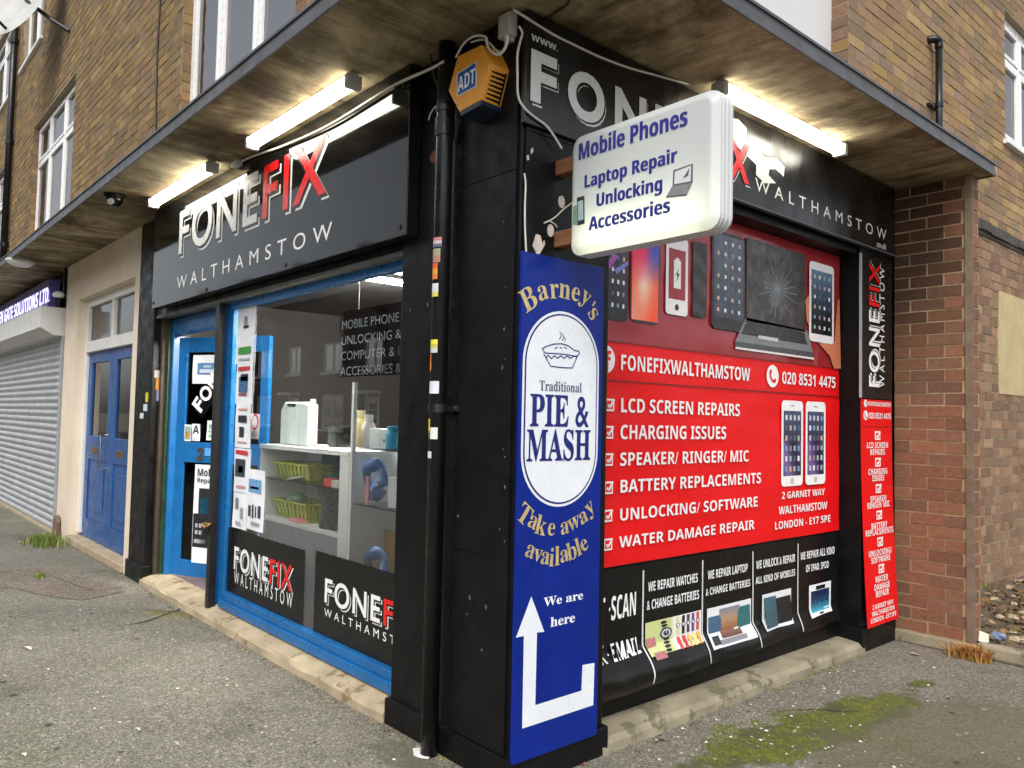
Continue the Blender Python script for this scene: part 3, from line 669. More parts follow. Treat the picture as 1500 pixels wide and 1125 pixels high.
# side fascia sign
SS = Side(.03); bz = SS.p(1306, 372)[1]
t = thing('fascia_sign', 'long dusty black web address sign above the red repair poster', 'shop sign', (.0, -.01, bz))
mb = MB(); mb.pbox(SS, -.012, bz, 3.83, SOF-.012, -.026, 0); mb.build('board', 'black_board_dusty', t, bevel=.004)
mb = MB(); mb.pbox(SS, .6, bz-.012, 3.83, bz, -.026, .006); mb.build('bottom_trim', 'fascia_metal', t)
mb = MB(); GREY = (205, 208, 205); tpx(mb, SS, 'www.', (778, 58), (817, 67), .0015, GREY, 'bold')
f0, g0 = SS.p(776, 147); _, g1 = SS.p(778, 71)
def sl_(ch, u0, u1, col):
    h = g1-g0
    text(mb, SS, ch, u0+.06*h, g0-.07*h, u1+.06*h, g1-.07*h, .0015, GREY, 'sans', .03); text(mb, SS, ch, u0+.012*h, g0-.035*h, u1+.045*h, g1-.02*h, .0025, BLACK, 'sans', .05); text(mb, SS, ch, u0, g0, u1, g1, .0037, col, 'sans', .035)
sl_('F', f0, SS.p(815, 110)[0], GREY); sl_('O', SS.p(831, 140)[0], SS.p(885, 150)[0], GREY); sl_('N', SS.p(900, 160)[0], SS.p(946, 160)[0], GREY)
uN = SS.p(946, 160)[0]; uX = SS.p(1097, 270)[0]; gap = SS.p(831, 140)[0]-SS.p(815, 110)[0]
tot = uX-uN-4*gap; wE, wF, wI, wX = tot*.30, tot*.27, tot*.10, tot*.33; uu = uN
for ch, wd, cc in (('E', wE, GREY), ('F', wF, RED), ('I', wI, RED), ('X', wX, RED)): uu += gap; sl_(ch, uu, uu+wd, cc); uu += wd
tpx(mb, SS, 'WALTHAMSTOW', (1106, 279), (1298, 337), .0015, (226, 226, 220), 'sans', 0.0, sp=1.75); tpx(mb, SS, '.co.uk', (1283, 361), (1298, 358), .0015, GREY, 'bold')
mb.build('lettering', 'print', t)
mb = MB(); cu, cv = SS.p(1100, 222); k = .15                            # spanner beside the last letter
def wr(dx, dy): a = math.radians(-34); return (cu+(dx*math.cos(a)-dy*math.sin(a))*k*2.2, cv+(dx*math.sin(a)+dy*math.cos(a))*k)
out = [(-1.15, .30), (-.95, .62), (-.62, .62), (-.4, .28), (.4, .28), (.62, .62), (.98, .62), (1.2, .25), (.86, .22), (.74, 0), (.86, -.22), (1.2, -.25), (.98, -.62), (.62, -.62), (.4, -.28), (-.4, -.28), (-.62, -.62), (-.95, -.62), (-1.15, -.30), (-.84, -.22), (-.74, 0), (-.84, .22)]
mb.flat(SS, [wr(*q) for q in out], .002, (232, 232, 228)); mb.build('spanner_emblem', 'print', t)

# navy pie and mash board
BN = Side(.034); (l0, _), (l1, _) = BN.p(758, 600), BN.p(882, 600); z0, z1 = BN.p(745, 1115)[1], BN.p(760, 374)[1]
l0, l1, z0, z1 = -.008, l1, .118, 2.345
t = thing('pie_board', 'tall navy board with white oval, pie drawing and white arrow on the black corner pillar', 'sign board', (.02, .27, z0))
mb = MB(); mb.pbox(BN, l0, z0, l1, z1, -.02, 0); mb.build('board', 'navy_board', t, bevel=.003)
mb = MB(); WP = (222, 226, 232); NAVY = (16, 30, 110)
oc0, oc1 = BN.p(764, 600)[0], BN.p(876, 600)[0]; ot, ob = BN.p(822, 456)[1], BN.p(821, 742)[1]
r = (oc1-oc0)/2
for ins, cc, w in ((0, WP, .0015), (.012, (10, 22, 105), .0027), (.020, WP, .0039)): mb.flat(BN, rrect(oc0+ins, ob+ins, oc1-ins, ot-ins, r-ins-.001, 12), w, cc)
mb.build('oval_panel', 'print', t)
mb = MB(); w = .0055
P = lambda *q: [BN.p(750+x/4, 282+y/4) for x, y in q]
stroke(mb, BN, P((172, 915), (200, 900), (240, 888), (285, 886), (325, 898), (360, 925), (388, 930), (390, 948), (370, 960), (330, 952), (280, 946), (225, 942), (190, 940), (172, 915)), .005, w, NAVY)
stroke(mb, BN, P((180, 940), (195, 970), (208, 952), (226, 974), (245, 955), (262, 972), (282, 956), (300, 972), (318, 957), (338, 972), (358, 958), (378, 965)), .005, w, NAVY)
stroke(mb, BN, P((188, 955), (222, 1018), (290, 1026), (350, 1028), (375, 965)), .005, w, NAVY)
for q in (((275, 815), (285, 838), (272, 862)), ((290, 825), (300, 845), (290, 868)), ((303, 850), (308, 862), (302, 875))): stroke(mb, BN, P(*q), .004, w, NAVY)
for q in (((245, 915), (262, 905)), ((275, 908), (290, 912)), ((300, 905), (318, 915))): stroke(mb, BN, P(*q), .004, w, NAVY)
tpx(mb, BN, 'Traditional', (789, 572), (851, 561), w, (70, 74, 110), 'serif'); tpx(mb, BN, 'PIE &', (775, 625), (862, 581), w, NAVY, 'serif', .01); tpx(mb, BN, 'MASH', (770, 677), (864, 629), w, NAVY, 'serif', .01)
mb.build('oval_print', 'print', t)
mb = MB(); Q = lambda x, y: (750+x/4, 282+y/4)
arc_text(mb, BN, [('B', Q(95, 622), 33, 1.12), ('a', Q(180, 588), 20, .74), ('r', Q(248, 578), 8, .74), ('n', Q(308, 580), -4, .74), ('e', Q(372, 596), -14, .74), ('y', Q(424, 632), -28, 1.0), ("'", Q(478, 652), -40, .36), ('s', Q(474, 712), -52, .74)], .098, .0015, None)
Q = lambda x, y: (750+x/4, 563+y/4)
arc_text(mb, BN, [('T', Q(75, 760), -38, 1.1), ('a', Q(122, 808), -27, .72), ('k', Q(172, 824), -16, 1.1), ('e', Q(230, 850), -7, .72), ('a', Q(308, 842), 8, .72), ('w', Q(362, 815), 18, .72), ('a', Q(418, 780), 26, .72), ('y', Q(462, 738), 36, 1.02)], .085, .0015, None)
arc_text(mb, BN, [('a', Q(106, 980), -22, .72), ('v', Q(150, 1003), -16, .7), ('a', Q(194, 1018), -10, .72), ('i', Q(232, 1012), -5, 1.05), ('l', Q(264, 1004), 0, 1.1), ('a', Q(306, 1005), 8, .72), ('b', Q(348, 975), 15, 1.1), ('l', Q(386, 952), 21, 1.1), ('e', Q(422, 942), 28, .72)], .085, .0015, None)
mb.build('gold_lettering', 'gold_letter', t)
mb = MB(); mb.flat(BN, [BN.p(750+x/4, 844+y/4) for x, y in ((112, 118), (22, 360), (68, 350), (58, 893), (475, 755), (482, 508), (412, 520), (405, 670), (135, 755), (145, 330), (188, 325))], .0015, WP); mb.build('arrow', 'print', t)
mb = MB(); tpx(mb, BN, 'We are', (796, 889), (854, 865), .0015, WP, 'serif', .008); tpx(mb, BN, 'here', (806, 919), (842, 897), .0015, WP, 'serif', .008); mb.build('lettering', 'print', t)

# red repair poster
RP = SP; ru0, ru1 = .60, 3.312; rz0, rz1, rzm = .845, 2.856, 2.02
t = thing('repair_poster', 'large red phone repair poster with white list on the side window', 'poster', (PX, 1.95, rz0))
mb = MB()
def sheet(m, pl, a, b, c, d, w, nu=40, nv=30, amp=.007):
    vs = []; fs = []
    for j in range(nv+1):
        for i in range(nu+1):
            uu, vv = a+(c-a)*i/nu, b+(d-b)*j/nv; vs.append(pl.m(uu, vv, w+amp*(mnoise.noise((uu*2.2, vv*6, 1.3))-.5)))
    for j in range(nv):
        for i in range(nu): k = j*(nu+1)+i; fs.append((k, k+1, k+nu+2, k+nu+1))
    m.mesh(vs, fs)
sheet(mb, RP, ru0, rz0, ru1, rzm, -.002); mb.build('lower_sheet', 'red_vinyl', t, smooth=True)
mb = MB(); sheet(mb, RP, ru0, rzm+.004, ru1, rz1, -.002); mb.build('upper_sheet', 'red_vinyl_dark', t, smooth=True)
mb = MB(); w = .004
v1 = RP.p(1125, 574)[1]; mb.rect(RP, ru0, v1-.004, ru1, v1+.004, w-.001, (120, 8, 12)); mb.rect(RP, ru0, rzm-.003, ru1, rzm+.003, w-.001, (90, 10, 14))
def circ(px, py, ry): u0, v0 = RP.p(px, py); r = abs(RP.p(px, py-ry)[1]-v0); mb.flat(RP, oval(u0, v0, r, r), w, WHITE); return u0, v0, r
a, b, r = circ(886, 526, 21); text(mb, RP, 'f', a-r*.1, b-r*.95, a+r*.62, b+r*.62, w+.001, RED, 'bold')
a, b, r = circ(1131, 551, 16.5)
stroke(mb, RP, [(a-r*.42, b+r*.42), (a-r*.44, b+r*.05), (a-r*.2, b-r*.3), (a+r*.15, b-r*.5), (a+r*.42, b-r*.44)], r*.26, w+.001, RED); mb.flat(RP, oval(a-r*.33, b+r*.40, r*.2, r*.2, 10), w+.0012, RED); mb.flat(RP, oval(a+r*.38, b-r*.38, r*.2, r*.2, 10), w+.0012, RED)
for s_, ll, ur in (('FONEFIXWALTHAMSTOW', (909, 542), (1098, 540.5)), ('020 8531 4475', (1145, 562), (1223, 553.5)), ('LCD SCREEN REPAIRS', (909, 604), (1083, 593)), ('CHARGING ISSUES', (908, 643.5), (1063, 626)), ('SPEAKER/ RINGER/ MIC', (907.5, 682.5), (1096, 660.5)), ('BATTERY REPLACEMENTS', (908, 722), (1114, 693)), ('UNLOCKING/ SOFTWARE', (907.5, 763), (1109, 728)), ('WATER DAMAGE REPAIR', (906, 802.5), (1104.5, 762)), ('2 GARNET WAY', (1144.5, 731), (1207.5, 716)), ('WALTHAMSTOW', (1140, 754), (1211, 735)), ('LONDON - E17 5PE', (1134.5, 776), (1215.5, 754.5))):
    u0, v0 = RP.p(*ll); u1, v1 = RP.p(*ur); text(mb, RP, s_, u0, v0, u1, v0+(v1-v0)*1.07, w, WHITE, 'bold', .005)
for bl, ur in (((886, 602), (899, 584.5)), ((885, 642.5), (897.5, 624)), ((885, 682.5), (897, 664)), ((884.5, 724), (897, 705)), ((883.5, 765), (896, 746)), ((883.5, 807), (896, 788))):
    a, b = RP.p(*bl); c, d = RP.p(*ur); tickbox(mb, RP, a, b, c, d, w)
mb.build('lettering', 'print', t)
def handset(m, pl, bl, tr, w, body, fn=None, screen=(.1, .12, .9, .88), nic=None, rad=.12, home=True):
    (a, b), (c, d) = pl.p(*bl), pl.p(*tr); U, V = c-a, d-b; m.flat(pl, rrect(a, b, c, d, U*rad), w, body)
    s0, s1, s2, s3 = a+U*screen[0], b+V*screen[1], a+U*screen[2], b+V*screen[3]
    if fn: grid(m, pl, s0, s1, s2, s3, w+.001, fn, 8, 14)
    if nic: icons(m, pl, s0+U*.03, s1+V*.02, s2-U*.03, s3-V*.02, w+.002, *nic)
    return a, b, c, d
mb = MB(); w = .004
night = lambda a, b: lerp((30, 34, 60), (120, 95, 150), .5+.5*math.sin(5*a+4*b)) if b < .55 else lerp((20, 22, 34), (70, 80, 110), b)
for bl, tr in (((1143.5, 713), (1175.5, 588)), ((1179, 710.5), (1208.5, 589.5))):
    a, b, c, d = handset(mb, RP, bl, tr, w, (236, 236, 236), night, (.09, .12, .91, .88), (4, 6, .5))
    mb.flat(RP, oval((a+c)/2, b+(d-b)*.06, (c-a)*.08, (c-a)*.08, 14), w+.001, (190, 190, 192)); mb.rect(RP, a+(c-a)*.4, d-(d-b)*.065, a+(c-a)*.6, d-(d-b)*.055, w+.001, (120, 120, 124))
dark = lambda a, b: lerp((10, 11, 16), (52, 56, 74), b*.8+.2*math.sin(9*a))
handset(mb, RP, (880, 466), (920, 366), w, (18, 18, 22), dark, (.05, .1, .95, .95), (4, 5, .35))
mb.flat(RP, [RP.p(*q) for q in ((884, 388), (899, 372), (905, 376), (888, 398))], w+.003, (150, 70, 170)); mb.flat(RP, [RP.p(*q) for q in ((898, 395), (919, 382), (919, 388), (902, 402))], w+.003, (110, 120, 190))
def sunset(a, b):
    top = lerp((228, 24, 84), (60, 80, 180), (a-.45)*3); c = lerp((240, 96, 60), (240, 222, 200), 1-abs(a-.45)*2.4); bot = lerp((236, 150, 120), (238, 74, 34), a*1.3)
    return lerp(bot, c, b*2.2) if b < .45 else lerp(c, top, (b-.45)*2.6)
handset(mb, RP, (922, 470), (966, 357), w, (40, 40, 52), sunset, (.04, .025, .96, .985), None, .16)
a, b, c, d = handset(mb, RP, (974, 459), (1007.5, 352), w, (228, 226, 226), None); U, V = c-a, d-b
mb.rect(RP, a+U*.12, b+V*.20, a+U*.88, b+V*.84, w+.001, (150, 40, 46)); mb.rect(RP, a+U*.34, b+V*.34, a+U*.66, b+V*.70, w+.002, (230, 228, 228)); mb.rect(RP, a+U*.42, b+V*.70, a+U*.58, b+V*.73, w+.002, (230, 228, 228))
mb.flat(RP, [(a+U*.55, b+V*.6), (a+U*.42, b+V*.51), (a+U*.5, b+V*.51), (a+U*.45, b+V*.42), (a+U*.6, b+V*.53), (a+U*.51, b+V*.53)], w+.003, (70, 24, 40)); mb.flat(RP, oval(a+U*.5, b+V*.1, U*.09, U*.09, 14), w+.001, (60, 30, 36))
handset(mb, RP, (1013, 463), (1035, 358), w, (34, 24, 26), lambda a, b: lerp((24, 20, 22), (66, 60, 62), .5+.5*math.sin(17*b+3*a)), (.06, .06, .94, .96))
handset(mb, RP, (1041, 480), (1091, 350), w, (38, 32, 36), lambda a, b: lerp((34, 36, 44), (112, 120, 136), .45*b+.35*abs(mnoise.noise((a*14, b*20, 3)))+.2), (.05, .12, .95, .97), (4, 7, .32))
for k in range(16):                                                        # cracked glass
    u0, v0 = RP.p(1066+random.uniform(-6, 6), 385+random.uniform(-12, 12)); an = random.uniform(0, 6.28); L = random.uniform(.1, .28)
    stroke(mb, RP, [(u0, v0), (u0+L*.5*math.cos(an)*.7, v0+L*.5*math.sin(an)), (u0+L*.6*math.cos(an+.2), v0+L*1.0*math.sin(an+.2))][:2], .0025, w+.0032, (150, 160, 178))
L4 = [RP.p(*q) for q in ((1092, 466), (1179, 486), (1178, 384), (1092, 358))]
(ua, va), (ub, vb) = RP.p(1092, 470), RP.p(1179, 374)
grid(mb, RP, ua, va, ub, vb, w+.001, lambda a, b: lerp((24, 22, 24), (150, 140, 130), .55*abs(mnoise.noise((a*6, b*5, 9)))+.6*max(0, 1-3.2*math.hypot(a-.5, b-.45))*.7+.12), 16, 14)
for k in range(22):
    an = k*.2856; u0, v0 = ua+(ub-ua)*.5, va+(vb-va)*.45; L = random.uniform(.10, .3)
    stroke(mb, RP, [(u0, v0), (u0+L*math.cos(an), v0+L*.8*math.sin(an))], .003, w+.003, (150, 165, 178))
mb.flat(RP, [RP.p(*q) for q in ((1076, 500), (1092, 465), (1181, 484), (1190, 516))], w+.001, (120, 122, 126)); mb.flat(RP, [RP.p(*q) for q in ((1084, 489), (1094, 470), (1176, 487), (1182, 505))], w+.002, (52, 54, 58))
mb.flat(RP, [RP.p(*q) for q in ((1110, 491), (1139, 496), (1138, 501), (1109, 496))], w+.003, (190, 190, 192)); mb.flat(RP, [RP.p(*q) for q in ((1076, 509), (1191, 525), (1190, 516), (1076, 500))], w+.001, (72, 72, 76)); mb.flat(RP, [RP.p(*q) for q in ((1076, 511), (1191, 527), (1191, 524), (1076, 508))], w+.003, (222, 214, 214))
for k in range(5): stroke(mb, RP, [RP.p(1088-k*.0+k*.4, 487-k*4), RP.p(1178+k*.3, 503-k*4.2)], .006, w+.0026, (24, 24, 27))
mb.flat(RP, [RP.p(*q) for q in ((1199, 503), (1222, 500), (1226, 440), (1229, 438), (1231, 540), (1221, 540), (1215, 522))], w, (206, 122, 88)); mb.flat(RP, [RP.p(*q) for q in ((1179, 440), (1184, 432), (1186, 480), (1181, 470))], w, (206, 122, 88))
handset(mb, RP, (1184, 499), (1220.5, 392), w+.002, (232, 228, 228), lambda a, b: lerp((14, 16, 24), (110, 140, 170), b*1.1-.2), (.08, .10, .92, .9), (4, 6, .35), .1)
mb.build('printed_pictures', 'print', t)

# black services strip, its lower edge peeling off the panel
t = thing('services_strip', 'black paper strip listing repairs with small photos, peeling under the red poster', 'poster', (PX, 1.95, .25))
VC = .40
def curl(u, v, w):
    VC = .41-.035*(u-.7); s_ = VC + .02*mnoise.noise((u*2.1, .4, 2)) - v
    if s_ <= 0: return SP.m(u, v, w+.003*mnoise.noise((u*3, v*3, 5)))
    k = max(.35, 1 - (u-.7)/3.6); L_ = .20; q = min(s_/L_, 1.15); A_ = (.095+.03*mnoise.noise((u*2.6, 8, 1)))*k
    return SP.m(u, VC - s_*(.80+.1*q) + .006*mnoise.noise((u*5, v*9, 1)), w + A_*math.sin(q*math.pi*.62)**1.2 + .012*k*q*mnoise.noise((u*7, v*11, 2)))
mb = MB(); nu, nv = 90, 36; vs = []; fs = []
for j in range(nv+1):
    for i in range(nu+1): vs.append(curl(ru0+(3.275-ru0)*i/nu, .19+(rz0-.012-.19)*j/nv, 0))
for j in range(nv):
    for i in range(nu): k = j*(nu+1)+i; fs.append((k, k+1, k+nu+2, k+nu+1))
mb.mesh(vs, fs); mb.build('sheet', 'black_vinyl', t, smooth=True)
mb = MB()
def spx(s_, ll, ur, off=.004): u0, v0 = SP.p(*ll); u1, v1 = SP.p(*ur); text(mb, SP, s_, u0, v0, u1, v1, .004, WHITE, 'bold', off, warp=curl)
for a, b in ((('T \u00b7SCAN'), ((877, 913), (931, 866))), ('X \u00b7EMAIL', ((873, 972), (935, 932))), ('WE REPAIR WATCHES', ((949, 867), (1021, 839))), ('& CHANGE BATTERIES', ((947, 894), (1023, 863.5))), ('WE REPAIR LAPTOP', ((1036, 849), (1094.5, 825))), ('& CHANGE BATTERIES', ((1033, 873), (1098, 848))), ('WE UNLOCK & REPAIR', ((1107, 834), (1164, 811))), ('ALL KIND OF MOBILES', ((1106, 856), (1164, 833))), ('WE REPAIR ALL KIND', ((1172, 820.5), (1221.5, 800))), ('OF IPAD, IPOD', ((1180, 840), (1213, 821)))): spx(a, *b)
for px in (941.5, 1028, 1102, 1168):
    uu = SP.p(px, 870)[0]; vv = [.205+(.80-.205)*k/40 for k in range(41)]
    for a, b in zip(vv, vv[1:]): mb.poly([curl(uu-.006, a, .004), curl(uu+.006, a, .004), curl(uu+.006, b, .004), curl(uu-.006, b, .004)], (214, 214, 214))
mb.build('lettering', 'print', t)
mb = MB()
def pic(bl, tr, fn, nu=14, nv=12, w=.005):
    u0, v0 = SP.p(*bl); u1, v1 = SP.p(*tr); grid(mb, SP, u0, v0, u1, v1, w, fn, nu, nv, warp=curl); return u0, v0, u1, v1
def cquad(box, a, b, c, d, w, col):
    u0, v0, u1, v1 = box; U, V = u1-u0, v1-v0; mb.poly([curl(u0+U*x, v0+V*y, w) for x, y in ((a, b), (c, b), (c, d), (a, d))], col)
bx1 = pic((944, 962), (1026, 893), lambda a, b: (196, 204, 140) if a < .45 else (228, 228, 226))
def coval(box, x, y, rx, ry, w, col, n=16):
    u0, v0, u1, v1 = box; mb.poly([curl(u0+(u1-u0)*(x+rx*math.cos(6.2832*k/n)), v0+(v1-v0)*(y+ry*math.sin(6.2832*k/n)), w) for k in range(n)], col)
for j in range(9): coval(bx1, .33+.03*math.sin(j*.5), .06+.105*j, .055, .045, .0060+.0001*j, (34+14*(j % 2), 34+14*(j % 2), 40+14*(j % 2)))
coval(bx1, .35, .56, .105, .17, .0072, (60, 60, 66)); coval(bx1, .35, .56, .08, .13, .0076, (196, 198, 202)); coval(bx1, .35, .56, .05, .08, .0080, (60, 64, 76)); cquad(bx1, .345, .56, .357, .66, .0084, (230, 230, 230))
for k, (x, c1, c2) in enumerate(((.56, (214, 208, 150), (226, 70, 60)), (.66, (36, 34, 40), (200, 60, 50)), (.75, (70, 74, 84), (222, 170, 90)), (.84, (130, 70, 150), (226, 206, 120)), (.93, (196, 90, 70), (232, 160, 60)))):
    cquad(bx1, x-.026, .40, x+.026, .97, .0062, c1); cquad(bx1, x-.03, -.02, x+.03, .34, .0062, c2); coval(bx1, x, .70, .036, .075, .0067, tuple(int(q*.6) for q in c1)); coval(bx1, x, .70, .022, .05, .0071, (214, 214, 220)); coval(bx1, x, .17, .036, .07, .0067, tuple(int(q*.6) for q in c2)); coval(bx1, x, .17, .022, .045, .0071, (226, 226, 226))
cquad(bx1, .0, .25, .16, .52, .0065, (176, 112, 110)); cquad(bx1, .06, -.12, .26, .08, .0065, (168, 110, 112))
bx2 = pic((1034, 952), (1099, 876), lambda a, b: (226, 228, 232))
for q, c in (((.02, .38, .3, .78), (70, 100, 130)), ((.68, .35, .97, .86), (50, 110, 110)),): cquad(bx2, *q, .0058, c)
u0, v0, u1, v1 = bx2; U, V = u1-u0, v1-v0
grid(mb, SP, u0+U*.26, v0+V*.2, u0+U*.72, v0+V*.92, .0064, lambda a, b: lerp(lerp((90, 56, 48), (206, 150, 100), b*1.6), (120, 130, 150), b*1.6-.7), 8, 8, warp=curl); cquad(bx2, .2, .06, .78, .18, .0064, (128, 130, 134)); cquad(bx2, .05, .08, .2, .3, .0061, (40, 44, 52))
bx3 = pic((1115, 926), (1158, 861), lambda a, b: (222, 226, 228))
for q, c in (((.04, .05, .45, .9), (60, 90, 100)), ((.34, .1, .97, .82), (34, 34, 38)), ((.08, .12, .28, .5), (40, 90, 130)), ((.42, .1, .6, .55), (80, 84, 88)), ((.64, .14, .8, .6), (46, 56, 70)), ((.82, .14, .95, .66), (150, 60, 44))): cquad(bx3, *q, .0058+.0004*q[0], c)
bx4 = pic((1184, 906), (1216, 850), lambda a, b: (228, 230, 232))
u0, v0, u1, v1 = bx4; U, V = u1-u0, v1-v0; grid(mb, SP, u0+U*.08, v0+V*.14, u0+U*.92, v0+V*.8, .0056, lambda a, b: lerp((70, 170, 200), (24, 40, 70), b*1.3), 6, 8, warp=curl); icons(mb, SP, u0+U*.1, v0+V*.4, u0+U*.9, v0+V*.8, .0066, 4, 4, .5, [(26, 40, 80), (40, 60, 110)], warp=curl); cquad(bx4, .3, .82, .72, .94, .0062, (20, 20, 24)); cquad(bx4, .42, .03, .6, .09, .0062, (20, 20, 24))
mb.build('printed_pictures', 'print', t)

# narrow black name strip and red list on the far pillar
NS = Side(.012); n0, n1 = NS.p(1262, 480)[0], NS.p(1306, 480)[0]
t = thing('name_strip', 'narrow black upright sign with sideways lettering on the far black pillar', 'shop sign', (.005, (n0+n1)/2, 1.81))
mb = MB(); mb.pbox(NS, n0, 1.81, n1, 2.86, -.012, 0); mb.build('board', 'black_board_dusty', t, bevel=.002)
mb = MB(); mb.pbox(NS, n0-.012, 1.81, n0, 2.86, -.012, .004); mb.build('edge_trim', 'grey_metal', t)
mb = MB()
def vert(pxl, pxr, pyb, pyt):
    uL, vb = NS.p(pxl, pyb); uR, vt = NS.p(pxr, pyt); return lambda u, v, w: NS.m(uR-(uR-uL)*v, vb+(vt-vb)*u, w)
wv = vert(1272, 1288, 566, 388)
logo(mb, NS, 0, 0, 1, 1, .0015, dx=.018, dy=.12, turn=wv)
wv = vert(1288, 1295.5, 567, 393); text(mb, NS, 'WALTHAMSTOW', 0, 0, 1, 1, .0015, WHITE, 'sans', 0.0, warp=wv, sp=1.5); mb.build('lettering', 'print', t)
class Lean(Side):
    def m(s, u, v, w=0.0): k = max(0, 1.8-v)/1.62; return Vector((s.x + .012 + .05*k*k + w, u, v))
NR = Lean(.0); t = thing('price_strip', 'narrow red upright repair list bowing off the far black pillar', 'poster', (.02, (n0+n1)/2, .18))
mb = MB(); K = 16
for k in range(K):
    a, b = .18+1.62*k/K, .18+1.62*(k+1)/K
    q = [NR.m(n0, a), NR.m(n1, a), NR.m(n1, b), NR.m(n0, b)]; p_ = [NR.m(n0, a, -.006), NR.m(n1, a, -.006), NR.m(n1, b, -.006), NR.m(n0, b, -.006)]
    mb.poly(q); mb.poly(p_[::-1]); mb.poly([p_[0], q[0], q[3], p_[3]]); mb.poly([q[1], p_[1], p_[2], q[2]])
    if k == 0: mb.poly([p_[0], p_[1], q[1], q[0]])
mb.build('panel', 'red_vinyl', t)
mb = MB(); nc = (n0+n1)/2; w = .003; nw = (n1-n0)
vz = lambda py: NS.p(1284, py)[1]
def lines(rows, h):
    for s_, py in rows: tcen(mb, NR, s_, nc, vz(py)-h/2, h, w, WHITE, 'bold', .004, 1.0, nw*.94)
lines([('LCD SCREEN', 652), ('REPAIRS', 662), ('CHARGING', 690.5), ('ISSUES', 700), ('SPEAKER/', 730), ('RINGER/ MIC', 739), ('BATTERY', 769), ('REPLACEMENTS', 778), ('UNLOCKING/', 808), ('SOFTWARE', 818), ('WATER', 846), ('DAMAGE', 857), ('REPAIR', 867)], .044)
lines([('2 GARNET WAY', 884), ('WALTHAMSTOW', 893), ('LONDON - E17 5PE', 902)], .034)
for py in (638, 677, 715.5, 754, 793, 832): tickbox(mb, NR, nc-.045, vz(py)-.032, nc+.045, vz(py)+.032, w)
a, b = n0+.06, vz(592); mb.flat(NR, oval(a, b, .028, .028, 14), w, WHITE); text(mb, NR, 'f', a-.006, b-.024, a+.016, b+.017, w+.001, RED); text(mb, NR, 'FONEFIXWALTHAMSTOW', n0+.10, b-.016, n1-.02, b+.016, w, WHITE)
b = vz(609); mb.flat(NR, oval(a, b, .036, .036, 14), w, WHITE); stroke(mb, NR, [(a-.016, b+.018), (a-.014, b-.004), (a+.002, b-.016), (a+.018, b-.018)], .01, w+.001, RED); text(mb, NR, '020 8531 4475', n0+.11, b-.022, n1-.02, b+.022, w, WHITE)
mb.rect(NR, n0, vz(625)-.002, n1, vz(625)+.002, w, (120, 8, 12)); mb.build('lettering', 'print', t)

# projecting light box
ly = .184; LB = Front(ly); x0, x1, z0, z1 = .125, .905, 2.335, 2.875; zT = LB.p(835, 197)[1]
t = thing('light_box', 'white rounded light box sign with blue lettering sticking out from the side wall', 'projecting sign', (.5, ly, z0))
surf('box_rim', (.52, .53, .54), rough=.4, var=.05, scale=5, bump=.02, bscale=10)
mb = MB(); o_ = rrect(x0, z0, x1, z1, .055, 6); nn = len(o_)
mb.mesh([LB.m(u, v, -.10) for u, v in o_]+[LB.m(u, v, -.018) for u, v in o_], [tuple(range(nn-1, -1, -1))]+[(i, (i+1) % nn, nn+(i+1) % nn, nn+i) for i in range(nn)]); mb.build('rim', 'box_rim', t)
mb = MB(); mb.tube([LB.m(x0+.07, z0+.075, -.062), LB.m(x1-.07, z0+.075, -.062)], .013, 10); glow('box_tube_glow', (.97, 1.0, .72), 6.0); mb.build('inner_tube', 'box_tube_glow', t)
for i in range(3):
    mb = MB(); lp = [LB.m(u, v, -.034-.026*i) for u, v in rrect(x0, z0, x1, z1, .055, 6)]; mb.tube(lp+[lp[0]], .004, 6); mb.build('rim_rib', 'box_rim', t)
m, n, l, b = newmat('lit_acrylic'); b.inputs['Base Color'].default_value = (.68, .70, .74, 1); b.inputs['Roughness'].default_value = .25
tl = n.new('ShaderNodeBsdfTranslucent'); tl.inputs[0].default_value = (.85, .87, .80, 1); mx_ = n.new('ShaderNodeMixShader'); mx_.inputs[0].default_value = .42
l.new(b.outputs[0], mx_.inputs[1]); l.new(tl.outputs[0], mx_.inputs[2]); l.new(mx_.outputs[0], n['Material Output'].inputs[0])
mb = MB(); o_ = rrect(x0, z0, x1, z1, .055, 6); i_ = rrect(x0+.03, z0+.03, x1-.03, z1-.03, .04, 6); nn = len(o_)
V = [LB.m(u, v, -.018) for u, v in o_]+[LB.m(u, v, .004) for u, v in i_]
mb.mesh(V, [tuple(range(nn, 2*nn))]+[(k, (k+1) % nn, nn+(k+1) % nn, nn+k) for k in range(nn)]); mb.build('face', 'lit_acrylic', t, bevel=.006)
mb = MB(); w = .006; IND = (38, 36, 128)
for s_, px0, px1, pyb, pyt, dsc in (('Mobile Phones', 849.5, 1008, 235.5, 210, 0), ('Laptop Repair', 858, 993, 276.5, 256.5, .27), ('Unlocking', 875.5, 971.5, 304, 283.5, .27), ('Accessories', 864, 983, 338.5, 318, 0)):
    (ua, va), (_, vb), (ub, _) = LB.p(px0, pyb), LB.p(px0, pyt), LB.p(px1, pyb-50); text(mb, LB, s_, ua, va-dsc*(vb-va), ub, vb, w, IND, 'bold'); text(mb, LB, s_, ua+.0018, va-dsc*(vb-va), ub+.0018, vb, w+.0006, IND, 'bold'); text(mb, LB, s_, ua-.0018, va-dsc*(vb-va), ub-.0018, vb, w+.0012, IND, 'bold')
mb.build('lettering', 'print', t)
mb = MB(); cq = lambda pts, ww, c: mb.flat(LB, [LB.p(*q) for q in pts], ww, c)
cq(((986.5, 273), (1016, 268), (1016.5, 240), (987.5, 250)), w, (90, 92, 96)); cq(((989, 270.5), (1013.5, 266), (1014, 243), (990, 252)), w+.001, (206, 210, 214)); cq(((1002, 262), (1012, 246), (1010, 258)), w+.002, (90, 94, 100))
